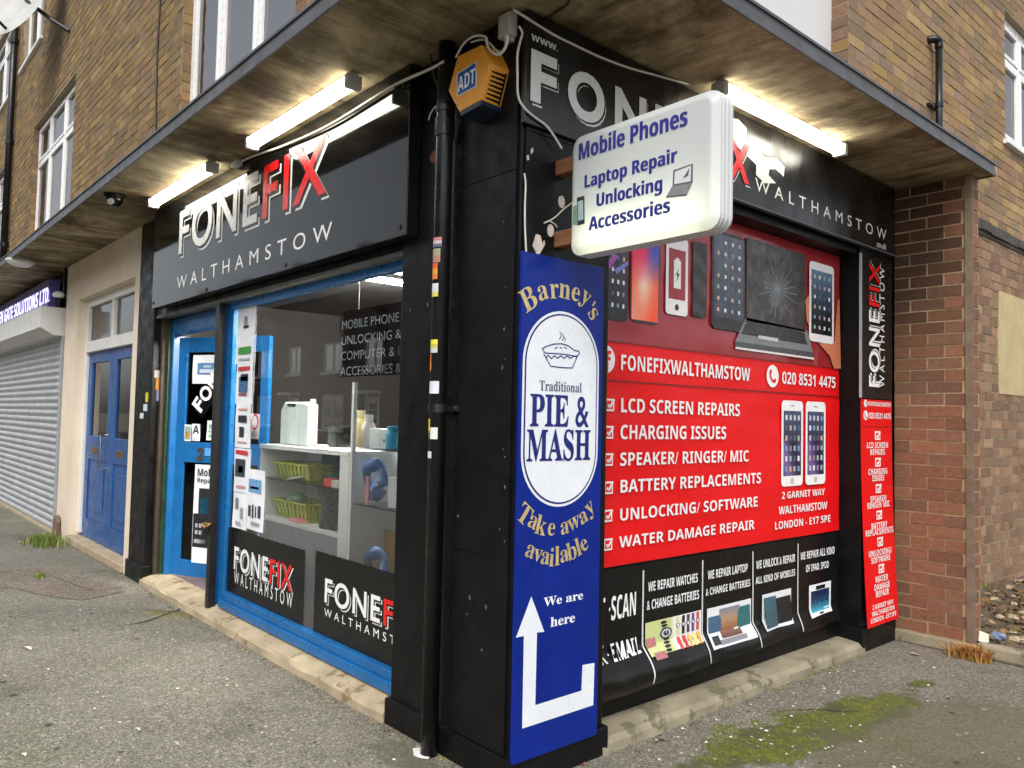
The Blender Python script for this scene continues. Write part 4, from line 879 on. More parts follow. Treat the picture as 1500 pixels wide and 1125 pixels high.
cq(((977, 289), (1008, 285), (1016, 268), (986, 273)), w, (128, 130, 134)); cq(((977, 290.5), (1008, 287), (1008, 284.5), (977, 288.5)), w+.001, (70, 72, 76))
cq(((847.5, 331), (858, 328), (857.5, 287), (846.5, 290)), w+.001, (40, 44, 52)); cq(((849, 324), (856.5, 322), (856, 293), (848, 296)), w+.002, (160, 184, 184)); cq(((839.5, 329), (847, 330), (846, 300), (841, 303)), w, (120, 150, 130))
mb.build('printed_pictures', 'print', t)
for k, (ya, yb) in enumerate(((225, 254), (331, 362))):
    yy, za = ps(808, ya, .05); _, zb_ = ps(808, yb, .05); mb = MB(); dz_ = (za-zb_)*.12; mb.box((.0105, ly+.018, zb_+dz_), (x0+.02, ly+.085, za-dz_)); mb.build('mounting_block', 'wood_block', t, bevel=.004)

# ================================================================== LIGHTS, BOXES, CABLES, PIPES
def batten(label, a, b, ax):
    """fluorescent batten under the canopy from a to b along axis ax"""
    z = SOF; t = thing('fluorescent_light', label, 'light', tuple((a[k]+b[k])/2 for k in range(2))+(z-.09,), 'fluorescent lights under the canopy')
    L = math.dist(a, b); ux = Vector((b[0]-a[0], b[1]-a[1], 0))/L; nx = Vector((-ux.y, ux.x, 0)); o = Vector((a[0], a[1], 0))
    def bx(m, s0, s1, w0, w1, z0, z1):
        q = [o+ux*s+nx*w+Vector((0, 0, zz)) for zz in (z0, z1) for s, w in ((s0, w0), (s1, w0), (s1, w1), (s0, w1))]
        m.mesh(q, [(0, 3, 2, 1), (4, 5, 6, 7), (0, 1, 5, 4), (1, 2, 6, 5), (2, 3, 7, 6), (3, 0, 4, 7)])
    m = MB(); bx(m, .0, L, -.024, .024, z-.03, z-.002); m.build('housing', 'white_paint', t, bevel=.003)
    m = MB(); n = 10; ring = lambda s: [o+ux*s+nx*(.044*math.sin(math.pi*(k/(n-1)-.5)*1.0))+Vector((0, 0, z-.031-.058*math.cos(math.pi*(k/(n-1)-.5)))) for k in range(n)]
    r0, r1 = ring(.03), ring(L-.03); m.mesh(r0+r1, [(k, k+1, n+k+1, n+k) for k in range(n-1)]+[(n-1, 0, n, 2*n-1), tuple(range(n)), tuple(range(2*n-1, n-1, -1))]); m.build('diffuser', 'tube_glow', t, smooth=False)
    for s0, s1 in ((-.012, .03), (L-.03, L+.012)):
        m = MB(); bx(m, s0, s1, -.046, .046, z-.092, z-.012); m.build('end_cap', 'plastic_grey', t, bevel=.010)
xa, ya = pg(367, 215, 3.385); xb, yb = pg(520, 125, 3.385)
batten('lit fluorescent tube light above the red letters of the front sign', (-2.46, -.23), (-1.11, -.23), 0)
batten('lit fluorescent tube light above the front door end of the long shop sign', (-4.52, -.235), (-3.14, -.235), 0)
batten('lit fluorescent tube light behind the projecting white light box', (.19, 1.24), (.19, 2.62), 1)

# alarm box
AL = Front(-.014); AF = Front(-.125)
ax = [AF.p(*q) for q in ((656.8, 132.9), (673, 164), (705, 146), (717.2, 92.9), (705, 65.3), (670.4, 82.2))]
t = thing('alarm_box', 'orange six sided burglar alarm box with blue badge high on the corner pillar', 'alarm box', (-.25, -.02, min(v for _, v in ax)))
cx_, cz_ = sum(u for u, _ in ax)/6, sum(v for _, v in ax)/6
bk = [(cx_+(u-cx_)*1.04, cz_+(v-cz_)*1.04) for u, v in ax]
mb = MB(); V = [AF.m(u, v) for u, v in ax]+[AL.m(u, v) for u, v in bk]
mb.mesh(V, [(0, 1, 2, 3, 4, 5)]+[(k, 6+k, 6+(k+1) % 6, (k+1) % 6) for k in range(6)]); mb.build('case', 'orange_plastic', t, bevel=.004)
mb = MB(); a, b, c = ax[1], ax[2], .022
V = [AF.m(a[0], a[1]-.001), AF.m(b[0], b[1]-.001), AF.m(b[0]+.004, b[1]-c), AF.m(a[0]+.01, a[1]-c), AL.m(bk[1][0], bk[1][1]-.001), AL.m(bk[2][0], bk[2][1]-.001), AL.m(bk[2][0]+.004, bk[2][1]-c), AL.m(bk[1][0]+.01, bk[1][1]-c)]
mb.mesh(V, [(0, 3, 2, 1), (4, 5, 6, 7), (0, 1, 5, 4), (3, 7, 6, 2), (0, 4, 7, 3), (1, 2, 6, 5)]); mb.build('base_strip', 'blue_plastic', t)
mb = MB(); e0, e1, f0_, f1_ = Vector(AF.m(*ax[2])), Vector(AF.m(*ax[3])), Vector(AL.m(*bk[2])), Vector(AL.m(*bk[3]))
nrm = (e1-e0).cross(f0_-e0).normalized(); nrm = -nrm if nrm.x < 0 else nrm
for k in range(7):
    s_ = .10+.12*k; p0 = e0.lerp(e1, s_); p1 = f0_.lerp(f1_, s_); q0, q1 = p0.lerp(p1, .18), p0.lerp(p1, .85); dz = (e1-e0)*.022
    mb.mesh([q0-dz+nrm*.0015, q1-dz*1.8+nrm*.0015, q1+dz*1.8+nrm*.0015, q0+dz+nrm*.0015], [(0, 1, 2, 3)]); mb.mesh([q1-dz*4+nrm*.001, q1.lerp(p1, .6)-dz*4+nrm*.001, q1.lerp(p1, .6)+dz*4+nrm*.001, q1+dz*4+nrm*.001], [(0, 1, 2, 3)])
mb.build('louvre', 'black_plastic', t)
mb = MB(); lg = [AF.p(*q) for q in ((669.2, 108.9), (669.6, 141.8), (698.4, 126.7), (698.4, 89.3))]; mb.flat(AF, lg, .001, (214, 220, 226)); c_ = [sum(p_[k] for p_ in lg)/4 for k in (0, 1)]
mb.flat(AF, [(c_[0]+(u-c_[0])*.9, c_[1]+(v-c_[1])*.92) for u, v in lg], .002, (30, 84, 150))
a = lg[0][0]*.9+lg[2][0]*.1; b = lg[2][0]*.92+lg[0][0]*.08
tpl = lambda u, v, w: AF.m(u, v+(u-a)*.06, w)
text(mb, AF, 'ADT', a, c_[1]-.042, b, c_[1]+.028, .003, (232, 236, 240), 'bold', .02, warp=tpl); mb.build('badge', 'print', t)
# junction box
jx0, jx1 = pf(729, 40, -.06)[0], pf(746, 45, -.06)[0]; jz0, jz1 = pf(737, 53, -.06)[1], pf(737, 20, -.06)[1]
t = thing('junction_box', 'grey plastic cable junction box at the top of the black corner', 'junction box', ((jx0+jx1)/2, -.03, jz0))
mb = MB(); mb.box((jx0, -.06, jz0), (jx1, .03, jz1)); mb.build('box', 'plastic_grey', t, bevel=.006)
mb = MB(); mb.box((jx0+.02, -.066, jz0+.02), (jx1-.02, -.0605, jz1-.02)); mb.build('lid', 'plastic_grey', t, bevel=.003)
for k in (.25, .7):
    mb = MB(); mb.tube([(jx0+(jx1-jx0)*k, -.02, jz0-.02), (jx0+(jx1-jx0)*k, -.02, jz0+.004)], .012); mb.build('gland', 'plastic_grey', t)

def cable(label, pts, r=.006, mat='cable_white', n=6): MBx = MB(); MBx.tube(smooth(pts, n), r, 6); return MBx.build('cable', mat, None, smooth=True, label=label, cat='cable')
V2 = lambda pl, pts, w=0: [pl.m(*pl.p(*q), w) for q in pts]
cf = Front(-.10); cable('white cable strung along the canopy above the front shop sign', V2(cf, [(650, 90), (630, 101), (579, 124), (537, 150), (490, 179), (450, 199), (406, 217), (370, 229), (340, 243)]), .008)
cable('pale cable clipped along the top of the side shop sign', V2(Side(.036), [(752, 14), (768, 24), (790, 38), (815, 53), (850, 70), (880, 84), (920, 99), (960, 110), (1000, 121), (1062, 136)]), .006)
cable('white cable dropping from the junction box to the light box', V2(Side(.04), [(760, 38), (765, 48), (762, 60), (758, 80), (758, 110), (759, 140), (768, 158), (785, 173), (800, 184), (812, 200), (823, 218)]), .0055)
cable('white looped cable over the orange alarm box', V2(Front(-.11), [(668, 84), (678, 66), (690, 55), (703, 52), (712, 55), (714, 66), (720, 76), (730, 80), (738, 74), (743, 62), (744, 52)]), .006)
cable('short white cable looping from alarm box to junction box', V2(Front(-.09), [(690, 62), (706, 58), (718, 64), (725, 72), (733, 76), (740, 68), (741, 52)]), .005)
cable('white cable tails below the light box beside the wooden block', V2(Side(.02), [(838, 297), (826, 306), (812, 319), (797, 327)]), .0035)
cable('thin white cable curl reaching the lower wooden block', V2(Side(.02), [(797, 327), (804, 324), (812, 328), (816, 333)]), .003)
cable('small white cable arc beside the top of the drainpipe', V2(Front(-.02), [(644, 152), (636, 158), (630, 168), (628, 176)]), .004)
cable('reddish white cable stub running down the pillar above the navy board', V2(Side(.018), [(768, 254), (770, 270), (769, 300), (769, 330), (770, 355), (771, 374)]), .0045)
cable('thin brown cable down the upper brick wall', V2(Front(-.015), [(237, -40), (235, 0), (231, 60), (229, 130), (228, 200)]), .010, 'cable_dark')
cable('black cable hanging from the canopy near the drainpipe', V2(Front(-.05), [(631, 60), (632, 90), (637, 115), (645, 130), (653, 148)]), .006, 'cable_dark')
cable('dark cable crossing the canopy underside at the corner', [Vector((*pg(*q, SOF-.008), SOF-.008)) for q in ((838, -20), (832, 5), (815, 18), (800, 30))], .006, 'cable_dark')
mb = MB(); x_, y_ = pg(346, 240, 3.42); mb.box((x_-.06, -.13, 3.40), (x_+.05, -.085, 3.446)); mb.build('cable_connector', 'plastic_grey', None, bevel=.006, label='small grey cable connector under the canopy between the front tube lights', cat='connector')

# drainpipe at the corner pillar
PXX, PYY, PR = -.50, -.062, .042
t = thing('drainpipe', 'black round drainpipe down the front of the corner pillar', 'drainpipe', (PXX, PYY, 0))
mb = MB(); mb.tube([(PXX, PYY, .01), (PXX, PYY, 3.1), (PXX, PYY, SOF-.003)], PR, 20); mb.build('pipe', 'black_plastic', t, smooth=True)
for z0, z1 in ((2.98, 3.07), (3.10, 3.13)):
    mb = MB(); mb.tube([(PXX, PYY, z0), (PXX, PYY, z1)], PR+.006, 20); mb.build('collar', 'black_plastic', t, smooth=False)
zb_ = pf(640, 598, -.06)[1]
mb = MB(); mb.tube([(PXX, PYY, zb_-.02), (PXX, PYY, zb_+.02)], PR+.005, 20); mb.box((PXX-.02, -.03, zb_-.015), (PXX+.12, -.014, zb_+.015)); mb.ball((PXX+.10, -.03, zb_), .012, 8, 5); mb.build('bracket', 'black_metal', t)
mb = MB(); mb.box((PXX-.075, -.005, .0), (PXX+.075, .0-.0005, 3.4)); mb.build('shadow_gap_strip', 'black_plastic', t)  # black strip added for the shadow in the gap behind the pipe
mb = MB(); mb.prism(type('G', (), {'m': staticmethod(lambda u, v, w=0: Vector((u, v, w)))})(), [(PXX-.025+random.uniform(.045, .075)*math.cos(k*.449), PYY-.005+random.uniform(.04, .06)*math.sin(k*.449)) for k in range(14)], .003, .012); mb.build('cement_dab', 'white_paint', t)

# stickers on the pipe and the far pillar
def pipe_sticker(label, px0, px1, py0, py1, cols):
    zc_ = lambda py: pf(640, py, PYY)[1]; z1, z0 = zc_(py0), zc_(py1)
    pc = pj((PXX, PYY, (z0+z1)/2))[0]; base = math.atan2(CAM.y-PYY, CAM.x-PXX); rp_ = PR+.0012; hw = 12.8
    an = lambda px: base + math.asin(max(-.98, min(.98, (px-pc)/hw)))
    a0, a1 = an(px0), an(px1); m = MB(); K = 6; n_ = len(cols)
    for j, c in enumerate(cols):
        za, zb = z1-(z1-z0)*j/n_, z1-(z1-z0)*(j+1)/n_
        for k in range(K):
            p, q = a0+(a1-a0)*k/K, a0+(a1-a0)*(k+1)/K
            m.poly([(PXX+rp_*math.cos(p), PYY+rp_*math.sin(p), zb), (PXX+rp_*math.cos(q), PYY+rp_*math.sin(q), zb), (PXX+rp_*math.cos(q), PYY+rp_*math.sin(q), za), (PXX+rp_*math.cos(p), PYY+rp_*math.sin(p), za)], c)
    m.build('sticker', 'paper', None, label=label, cat='sticker', group='stickers on the drainpipe')
for a in (('faded pink and white sticker, topmost on the drainpipe', 634, 647, 352, 366, [(190, 120, 120), (196, 180, 180), (90, 100, 130)]), ('pale green torn sticker under the pink one on the drainpipe', 634, 645, 368, 388, [(150, 150, 120), (170, 120, 100)]), ('orange sticker near the top of the drainpipe', 632, 641, 389, 412, [(210, 90, 40), (216, 140, 60), (214, 120, 50)]), ('white sticker with yellow foot on the drainpipe', 631, 642, 418, 437, [(210, 206, 216), (200, 200, 210), (206, 196, 90)]), ('yellow sticker over white label halfway down the drainpipe', 629, 641, 499, 518, [(220, 210, 60), (190, 180, 90), (196, 190, 200)]), ('small orange sticker halfway down the drainpipe', 626, 632, 520, 544, [(226, 110, 50), (220, 150, 70)]), ('clean white label above the drainpipe bracket', 625, 643, 559, 577, [(206, 208, 222), (214, 214, 224)]), ('yellow strip sticker just below the drainpipe bracket', 622, 630, 614, 640, [(232, 206, 30), (228, 200, 30), (120, 110, 60)]), ('white label beside the yellow strip on the drainpipe', 630.5, 641, 626, 643, [(214, 212, 208)]), ('tiny white sticker, lowest on the drainpipe', 626, 632, 661, 671, [(206, 206, 206)])): pipe_sticker(*a)
class Ret:                      # the return face of the door-side pillar
    def p(s, px, py): d = ray(px, py); q = CAM+d*((-5.155-CAM.x)/d.x); return q.y, q.z
    def m(s, u, v, w=0.0): return Vector((-5.155+w, u, v))
for lb, pl, px0, px1, py0, py1, c in (('grey sticker, topmost inside the door-side pillar', Ret(), 226, 239, 543, 553, (170, 166, 158)), ('orange sticker inside the door-side pillar', Ret(), 228, 239, 554, 571, (206, 140, 60)), ('blue and pink sticker inside the door-side pillar', Ret(), 229, 239, 572, 587, (150, 150, 196)), ('yellow strip sticker on the front of the door-side pillar', Front(0), 213, 217.5, 575, 589, (206, 190, 40)), ('small pale blue sticker on the front of the door-side pillar', Front(0), 210, 216, 592, 602, (196, 206, 216)), ('white paint spot on the front of the door-side pillar', Front(0), 205, 210.5, 605, 613, (206, 204, 200))):
    a, b = pl.p(px0, py1); c_, d_ = pl.p(px1, py0); mb = MB(); mb.pbox(pl, a, b, c_, d_, .0005, .002, c); mb.build('sticker', 'paper', None, label=lb, cat='sticker', group='stickers on the door-side pillar')

# security post in front of the door, with chain lock
bx0, by0 = pg(307, 890, .075); qx = pf(319, 470, by0)[0]
t = thing('steel_post', 'rusty black steel post standing between the open door and the display window', 'post', (bx0, by0, .06))
mb = MB(); mb.box((bx0-.032, by0-.028, .06), (bx0+.032, by0+.028, 2.50)); mb.build('post', 'black_metal', t, bevel=.004)
zl = pf(308, 768, by0)[1]
mb = MB(); ch = []
for k in range(9):
    a = k*2*math.pi/9; ch.append((bx0-.02+.055*math.cos(a), by0-.04+.02*math.sin(3*a), zl+.02*math.sin(a)+.01*math.cos(2*a)))
mb.tube(smooth(ch+[ch[0]], 4), .009, 6); mb.build('chain', 'brass', t, smooth=True)
mb = MB(); mb.box((bx0-.06, by0-.065, zl-.09), (bx0-.01, by0-.04, zl-.02)); mb.build('padlock', 'black_metal', t, bevel=.006)

# camera dome, bulkhead lamp and sensor under the canopy
x_, y_ = pg(168, 290, SOF-.03); t = thing('dome_camera', 'small black dome security camera under the canopy near the cream doorway', 'security camera', (x_, y_, SOF-.12))
mb = MB(); mb.tube([(x_, y_, SOF-.002), (x_, y_, SOF-.035)], .085, 16); mb.build('base', 'black_plastic', t)
mb = MB(); mb.ball((x_, y_, SOF-.04), .068, 14, 8); mb.build('dome', 'black_board', t, smooth=True)
mb = MB(); mb.tube([(x_+.04, y_-.035, SOF-.07), (x_+.052, y_-.047, SOF-.08)], .026, 12); mb.build('lens_ring', 'plastic_grey', t)
x_, y_ = pg(30, 384, SOF-.03); t = thing('bulkhead_lamp', 'round white bulkhead lamp under the canopy above the roller shutter', 'lamp', (x_, y_, SOF-.1))
mb = MB(); mb.tube([(x_, y_, SOF-.002), (x_, y_, SOF-.03)], .16, 18); mb.build('base', 'plastic_grey', t)
mb = MB(); mb.ball((x_, y_, SOF-.03), (.15, .15, .06), 16, 8); mb.build('cover', 'white_upvc', t, smooth=True)
u_, v_ = pf(86, 432, -.08); t = thing('wall_lamp', 'small white capped sensor lamp on black bracket beside the shutter box', 'lamp', (u_, -.06, v_-.12))
mb = MB(); mb.ball((u_, -.08, v_), (.075, .075, .05), 14, 7); mb.build('cap', 'white_upvc', t, smooth=True)
mb = MB(); mb.tube([(u_, -.08, v_), (u_, -.08, v_-.16)], [.05, .03], 12); mb.build('lamp_body', 'black_plastic', t)
mb = MB(); mb.box((u_-.02, -.08, v_+.03), (u_+.02, .0, v_+.05)); mb.box((u_-.02, -.03, v_+.03), (u_+.02, .0, v_+.36)); mb.build('bracket', 'black_plastic', t)
# shutter shop sign
SG = Front(-.12); t = thing('lit_sign', 'white letter shop sign above the grey roller shutter, softly lit', 'shop sign', (-11.5, -.1, 2.93))
mb = MB(); mb.pbox(SG, -16.4, 2.925, -9.30, 3.34, -.13, 0); surf('lilac_board', (.16, .13, .38), rough=.35, var=.1, scale=3, bump=.02); mb.build('board', 'lilac_board', t)
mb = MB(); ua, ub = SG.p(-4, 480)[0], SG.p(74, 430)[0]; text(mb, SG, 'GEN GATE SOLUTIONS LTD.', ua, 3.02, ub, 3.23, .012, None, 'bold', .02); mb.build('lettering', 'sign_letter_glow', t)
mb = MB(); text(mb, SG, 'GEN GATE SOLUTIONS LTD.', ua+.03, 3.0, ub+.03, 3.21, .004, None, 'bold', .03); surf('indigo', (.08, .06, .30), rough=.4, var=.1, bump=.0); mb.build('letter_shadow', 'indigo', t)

# drainpipe, dish and vent on the upper walls
u_ = pf(14, 200, -.08)[0]; t = thing('drainpipe', 'black cast downpipe on the brick wall at the far end of the terrace', 'drainpipe', (u_, -.08, 3.6))
mb = MB(); mb.tube([(u_, -.08, 3.58), (u_, -.08, 9.5)], .055, 12); mb.build('pipe', 'black_plastic', t, smooth=True)
for z_ in (4.4, 6.2, 8.0):
    mb = MB(); mb.tube([(u_, -.08, z_), (u_, -.08, z_+.08)], .068, 12); mb.build('collar', 'black_plastic', t)
dx_, dz_ = pf(23, -9, -.55); t = thing('satellite_dish', 'pale round satellite dish on a wall bracket at the top left', 'satellite dish', (dx_, 0, dz_))
mb = MB(); R_ = .66; D_ = Vector((.35, -.80, .25)).normalized(); A_ = D_.cross(Vector((0, 0, 1))).normalized(); B_ = A_.cross(D_); c_ = Vector((dx_, -.5, dz_)); vs = [c_-D_*.10]; fs = []
for i in range(1, 7):
    for k in range(28):
        r = R_*i/6; an = 2*math.pi*k/28; vs.append(c_+(A_*math.cos(an)+B_*math.sin(an))*r+D_*(-.10+.10*(i/6)**2))
for k in range(28):
    fs.append((0, 1+k, 1+(k+1) % 28))
    for i in range(5): fs.append((1+i*28+k, 1+(i+1)*28+k, 1+(i+1)*28+(k+1) % 28, 1+i*28+(k+1) % 28))
mb.mesh(vs, fs); mb.build('reflector', 'dish', t, smooth=True)
mb = MB(); mb.tube([c_+B_*-.58, c_+B_*-.5+D_*.35, c_+D_*.62], .022, 8); mb.build('feed_arm', 'black_metal', t)
mb = MB(); mb.tube([c_+D_*.55+B_*.0, c_+D_*.68], .05, 10); mb.build('receiver', 'black_plastic', t)
mb = MB(); mb.tube([c_-D_*.1, c_+Vector((.55, .30, -.45)), (dx_+.75, -.01, dz_-.62)], .03, 8); mb.build('wall_bracket', 'black_metal', t)
u_, v0 = ps(1372, 215, .05); v1 = ps(1374, 62, .05)[1]; t = thing('vent_pipe', 'short black vent pipe standing against the upper side brick wall', 'pipe', (.06, u_, 3.55))
mb = MB(); mb.tube([(.07, u_, 3.53), (.07, u_, v1-.06)], .027, 14); mb.build('pipe', 'black_plastic', t, smooth=True)
mb = MB(); mb.tube(smooth([(.07, u_, v1-.07), (.07, u_, v1-.02), (.06, u_-.03, v1), (.0, u_-.06, v1+.005)], 4), .032, 12); mb.build('elbow', 'black_plastic', t, smooth=True)
mb = MB(); zz = ps(1372, 155, .05)[1]; mb.tube([(.07, u_, zz-.02), (.07, u_, zz+.02)], .034, 14); mb.box((0, u_-.09, zz-.01), (.03, u_+.09, zz+.01)); mb.build('clip', 'black_plastic', t)

# ================================================================== WINDOW STICKERS AND NOTICES
GO = Front(GY-.004)
a, b = GO.p(338, 784); c, d = GO.p(446, 920); zt_ = GO.p(338, 776)[1]; zt_ = (zt_+GO.p(446, 803)[1])/2
t = thing('window_sticker', 'black window vinyl with full white and red shop name nearest the door', 'window sticker', ((a+c)/2, GY-.004, .22), 'black vinyls along the foot of the display window')
mb = MB(); mb.rect(GO, w0+.205, zb+.118, GO.p(446, 850)[0], zt_, 0); mb.build('vinyl', 'black_vinyl', t)
mb = MB(); u0, v0 = GO.p(343, 833.5); u1, v1 = GO.p(429, 828.5); logo(mb, GO, u0, v0, u1, v1, .0012, dy=.08); s0, q0 = GO.p(343, 854); s1, q1 = GO.p(429, 871); text(mb, GO, 'WALTHAMSTOW', s0, q0, s1, q1, .0012, WHITE, 'sans', 0.0, sp=1.7); mb.build('lettering', 'print', t)
wd, wd2 = u1-u0, s1-s0
t = thing('window_sticker', 'black window vinyl with shop name cut off by the corner pillar', 'window sticker', (-1.4, GY-.004, .22), 'black vinyls along the foot of the display window')
k0 = GO.p(461, 850)[0]; zt2 = (GO.p(461, 806)[1]+GO.p(578, 840)[1])/2
mb = MB(); mb.rect(GO, k0, zb+.118, w1, zt2, 0); mb.build('vinyl', 'black_vinyl', t)
mb = MB(); u0, v0 = GO.p(476, 882); _, v1 = GO.p(477, 846); ue = GO.p(553, 900)[0]; wd = (ue-u0)/.585; s0, q0 = GO.p(475, 902); _, q1 = GO.p(475, 890); logo(mb, GO, u0, v0, u0+wd, v1, .0012, clip=w1); text(mb, GO, 'WALTHAMSTOW', s0, q0, s0+wd*.99, q1, .0012, WHITE, 'sans', 0.0, clip=w1, sp=1.7); mb.build('lettering', 'print', t)
GI = Front(GY-.006)
def notice(label, x0, x1, y0, y1, marks, tilt=0, pl=GI, name='notice', mat='paper'):
    a, b = pl.p((x0+x1)/2, y1); c, d = pl.p((x0+x1)/2, y0); ua = pl.p(x0, (y0+y1)/2)[0]; ub = pl.p(x1, (y0+y1)/2)[0]; U, V = ub-ua, d-b
    m = MB(); n = 6
    for i in range(n):
        for j in range(n):
            q = [(i/n, j/n), ((i+1)/n, j/n), ((i+1)/n, (j+1)/n), (i/n, (j+1)/n)]; m.poly([pl.m(ua+U*x, b+V*y, .003*math.sin(5*x+4*y+x0)) for x, y in q], (226, 228, 232))
    t = thing(name, label, 'notice', tuple(pl.m(ua+U/2, b))); m.build('sheet', mat, t)
    m = MB()
    for mk in marks:
        if mk[0] == 'T': text(m, pl, mk[1], ua+U*mk[2], b+V*mk[3], ua+U*mk[4], b+V*mk[5], .0052, mk[6], 'bold')
        elif mk[0] == 'O': m.flat(pl, oval(ua+U*mk[1], b+V*mk[2], U*mk[3], U*mk[3], 16), .005+mk[5], mk[4])
        else: m.rect(pl, ua+U*mk[0], b+V*mk[1], ua+U*mk[2], b+V*mk[3], .005, mk[4])
    m.build('print', 'print', t); return t
DK = (52, 54, 64); GRN = (70, 150, 70); RD = (196, 60, 70); BL = (74, 130, 190)
notice('tall white notice with green band at the top of the window edge', 347, 373, 447, 532, [(.42, .62, .62, .80, (140, 144, 152)), (.40, .60, .70, .64, DK), (.15, .16, .85, .28, GRN), (.18, .05, .8, .09, (170, 180, 190))])
notice('white notice with red heading and small camera picture, upper window edge', 346, 370, 531, 592, [(.12, .80, .85, .90, RD), (.2, .28, .72, .66, (72, 110, 150)), (.3, .55, .75, .72, DK), (.2, .2, .7, .26, (150, 90, 90))])
notice('white price notice with grey gadget pictures at mid window edge', 345, 367, 592, 656, [(.2, .86, .8, .90, (200, 150, 140)), (.2, .58, .75, .74, DK), (.3, .24, .6, .48, DK), (.2, .10, .8, .14, (190, 150, 150))])
notice('white notice with red heading and dark phone picture, lower window edge', 343, 366, 657, 722, [(.1, .86, .85, .96, RD), (.1, .36, .72, .76, (60, 66, 76)), (.3, .45, .6, .6, (150, 156, 166)), (.2, .1, .8, .16, (200, 150, 150))])
notice('white notice with earphone picture at the foot of the window edge', 341, 362, 722, 775, [(.2, .55, .4, .85, (120, 124, 130)), (.55, .3, .75, .6, (150, 154, 160)), (.25, .1, .6, .2, (170, 172, 176))])
notice('white sheet with blue panel and small black figures beside the window edge column', 362, 387, 688, 778, [(.1, .62, .82, .84, (110, 160, 206)), (.2, .68, .7, .72, (200, 216, 232)), (.12, .22, .26, .40, DK), (.34, .20, .44, .42, DK), (.52, .22, .60, .40, DK), (.68, .22, .84, .42, DK), (.3, .08, .8, .14, (150, 152, 156))], pl=Front(GY-.008))
notice('grey no smoking sign deep in the window', 368, 380, 606, 643, [('O', .5, .68, .42, (190, 60, 80), 0), ('O', .5, .68, .30, (226, 228, 232), .001), (.3, .64, .7, .70, DK), (.15, .12, .85, .3, (170, 172, 176))], pl=Front(GY+.05))
# on the door
notice('white sheet with blue opening panel on the upper door pane', 282.5, 320, 520, 562, [(.2, .32, .92, .72, (90, 126, 170)), (.28, .38, .85, .50, (214, 224, 236)), (.42, .56, .72, .64, (200, 214, 230))], pl=DP)
notice('small green and orange sticker at the foot of the upper door pane', 270, 280, 622, 646, [(.1, .1, .9, .9, (140, 160, 150)), (.25, .2, .75, .55, (200, 150, 60))], pl=DP, name='sticker')
notice('small white sticker with black triangle on the door pane', 281, 293, 621, 646, [('T', 'A', .15, .42, .9, .92, (40, 42, 46)), (.2, .1, .8, .2, (180, 200, 190))], pl=DP, name='sticker')
notice('pale green list sticker on the door pane beside the post', 303, 314, 616, 645, [(.3, .15, .7, .3, (120, 180, 140)), (.25, .4, .6, .5, (130, 180, 150)), (.3, .62, .75, .8, (120, 160, 140))], pl=DP, name='sticker')
notice('white poster with two mobile phones on the lower door pane', 283, 322, 681, 826, [('T', 'Mobile', .12, .885, 1.0, .965, (46, 48, 52)), ('T', 'Repairs', .12, .80, .9, .87, (60, 62, 66)), (.20, .50, .80, .76, (40, 42, 46)), (.26, .50, .72, .66, (30, 120, 150)), (.02, .16, .62, .50, (34, 36, 40)), (.10, .36, .20, .40, (220, 222, 224)), (.25, .36, .35, .40, (220, 222, 224)), (.40, .36, .50, .40, (220, 222, 224)), (.10, .29, .20, .33, (220, 222, 224)), (.25, .29, .35, .33, (220, 222, 224)), (.40, .29, .50, .33, (220, 222, 224)), (.08, .20, .52, .24, (190, 194, 200))], pl=DP, name='notice')
t = thing('window_sticker', 'black diagonal shop name sticker on the upper door pane', 'window sticker', tuple(DP.m(*DP.p(300, 590))))
mb = MB(); mb.flat(DP, [DP.p(*q) for q in ((284, 600), (296, 612), (322, 580), (322, 550))], .0045, BLACK)
p0 = Vector(DP.p(288, 600)); p1 = Vector(DP.p(318, 552)); dl = (p1-p0).normalized(); nl = Vector((-dl.y, dl.x))
rot = lambda u, v, w: DP.m(*(p0+dl*u+nl*v), w); L_ = (p1-p0).length
for k_, (ch, a, b) in enumerate((('F', .02, .27), ('O', .31, .66), ('N', .70, 1.0))): text(mb, DP, ch, L_*a, -.065, L_*b, .075, .006, WHITE, 'sans', .035, warp=rot)
mb.build('vinyl', 'print', t)

# ================================================================== INSIDE THE WINDOW
CY = .46; CF = Front(CY)
cl, cr = -3.72, CF.p(511, 700)[0]; ct = CF.p(440, 655)[1]; dv = CF.p(497, 700)[0]; sh = (CF.p(387, 702)[1]+CF.p(490, 712)[1])/2; bt = (CF.p(386, 760)[1]+CF.p(494, 778)[1])/2
t = thing('display_counter', 'white open shelf counter behind the display window', 'counter', ((cl+cr)/2, CY+.2, .1))
mb = MB(); mb.box((cl, CY-.01, ct-.035), (cr, CY+.45, ct)); mb.build('top', 'white_laminate', t, bevel=.003)
for a, b in ((dv, cr), (cl, cl+.02)):
    mb = MB(); mb.box((a, CY, .10), (b, CY+.44, ct-.036)); mb.build('side_panel', 'white_laminate', t, bevel=.002)
mb = MB(); mb.box((cl+.021, CY+.01, sh-.01), (dv-.001, CY+.43, sh)); mb.build('shelf', 'glass_dark', t)
mb = MB(); mb.box((cl+.021, CY, bt-.025), (dv-.001, CY+.43, bt)); mb.build('shelf', 'white_laminate', t)
mb = MB(); mb.box((cl+.021, CY+.42, bt), (dv-.001, CY+.44, ct-.036)); mb.build('back_panel', 'white_laminate', t)
mb = MB(); mb.box((cl+.021, CY+.01, .10), (dv-.001, CY+.03, bt-.026)); mb.build('front_panel', 'grey_laminate', t)
gl_, gr_ = CF.p(516, 700)[0], -1.0; gs1 = (CF.p(520, 657)[1]+CF.p(585, 659)[1])/2; gs2 = (CF.p(520, 739)[1]+CF.p(585, 748)[1])/2; gt_ = CF.p(522, 560)[1]
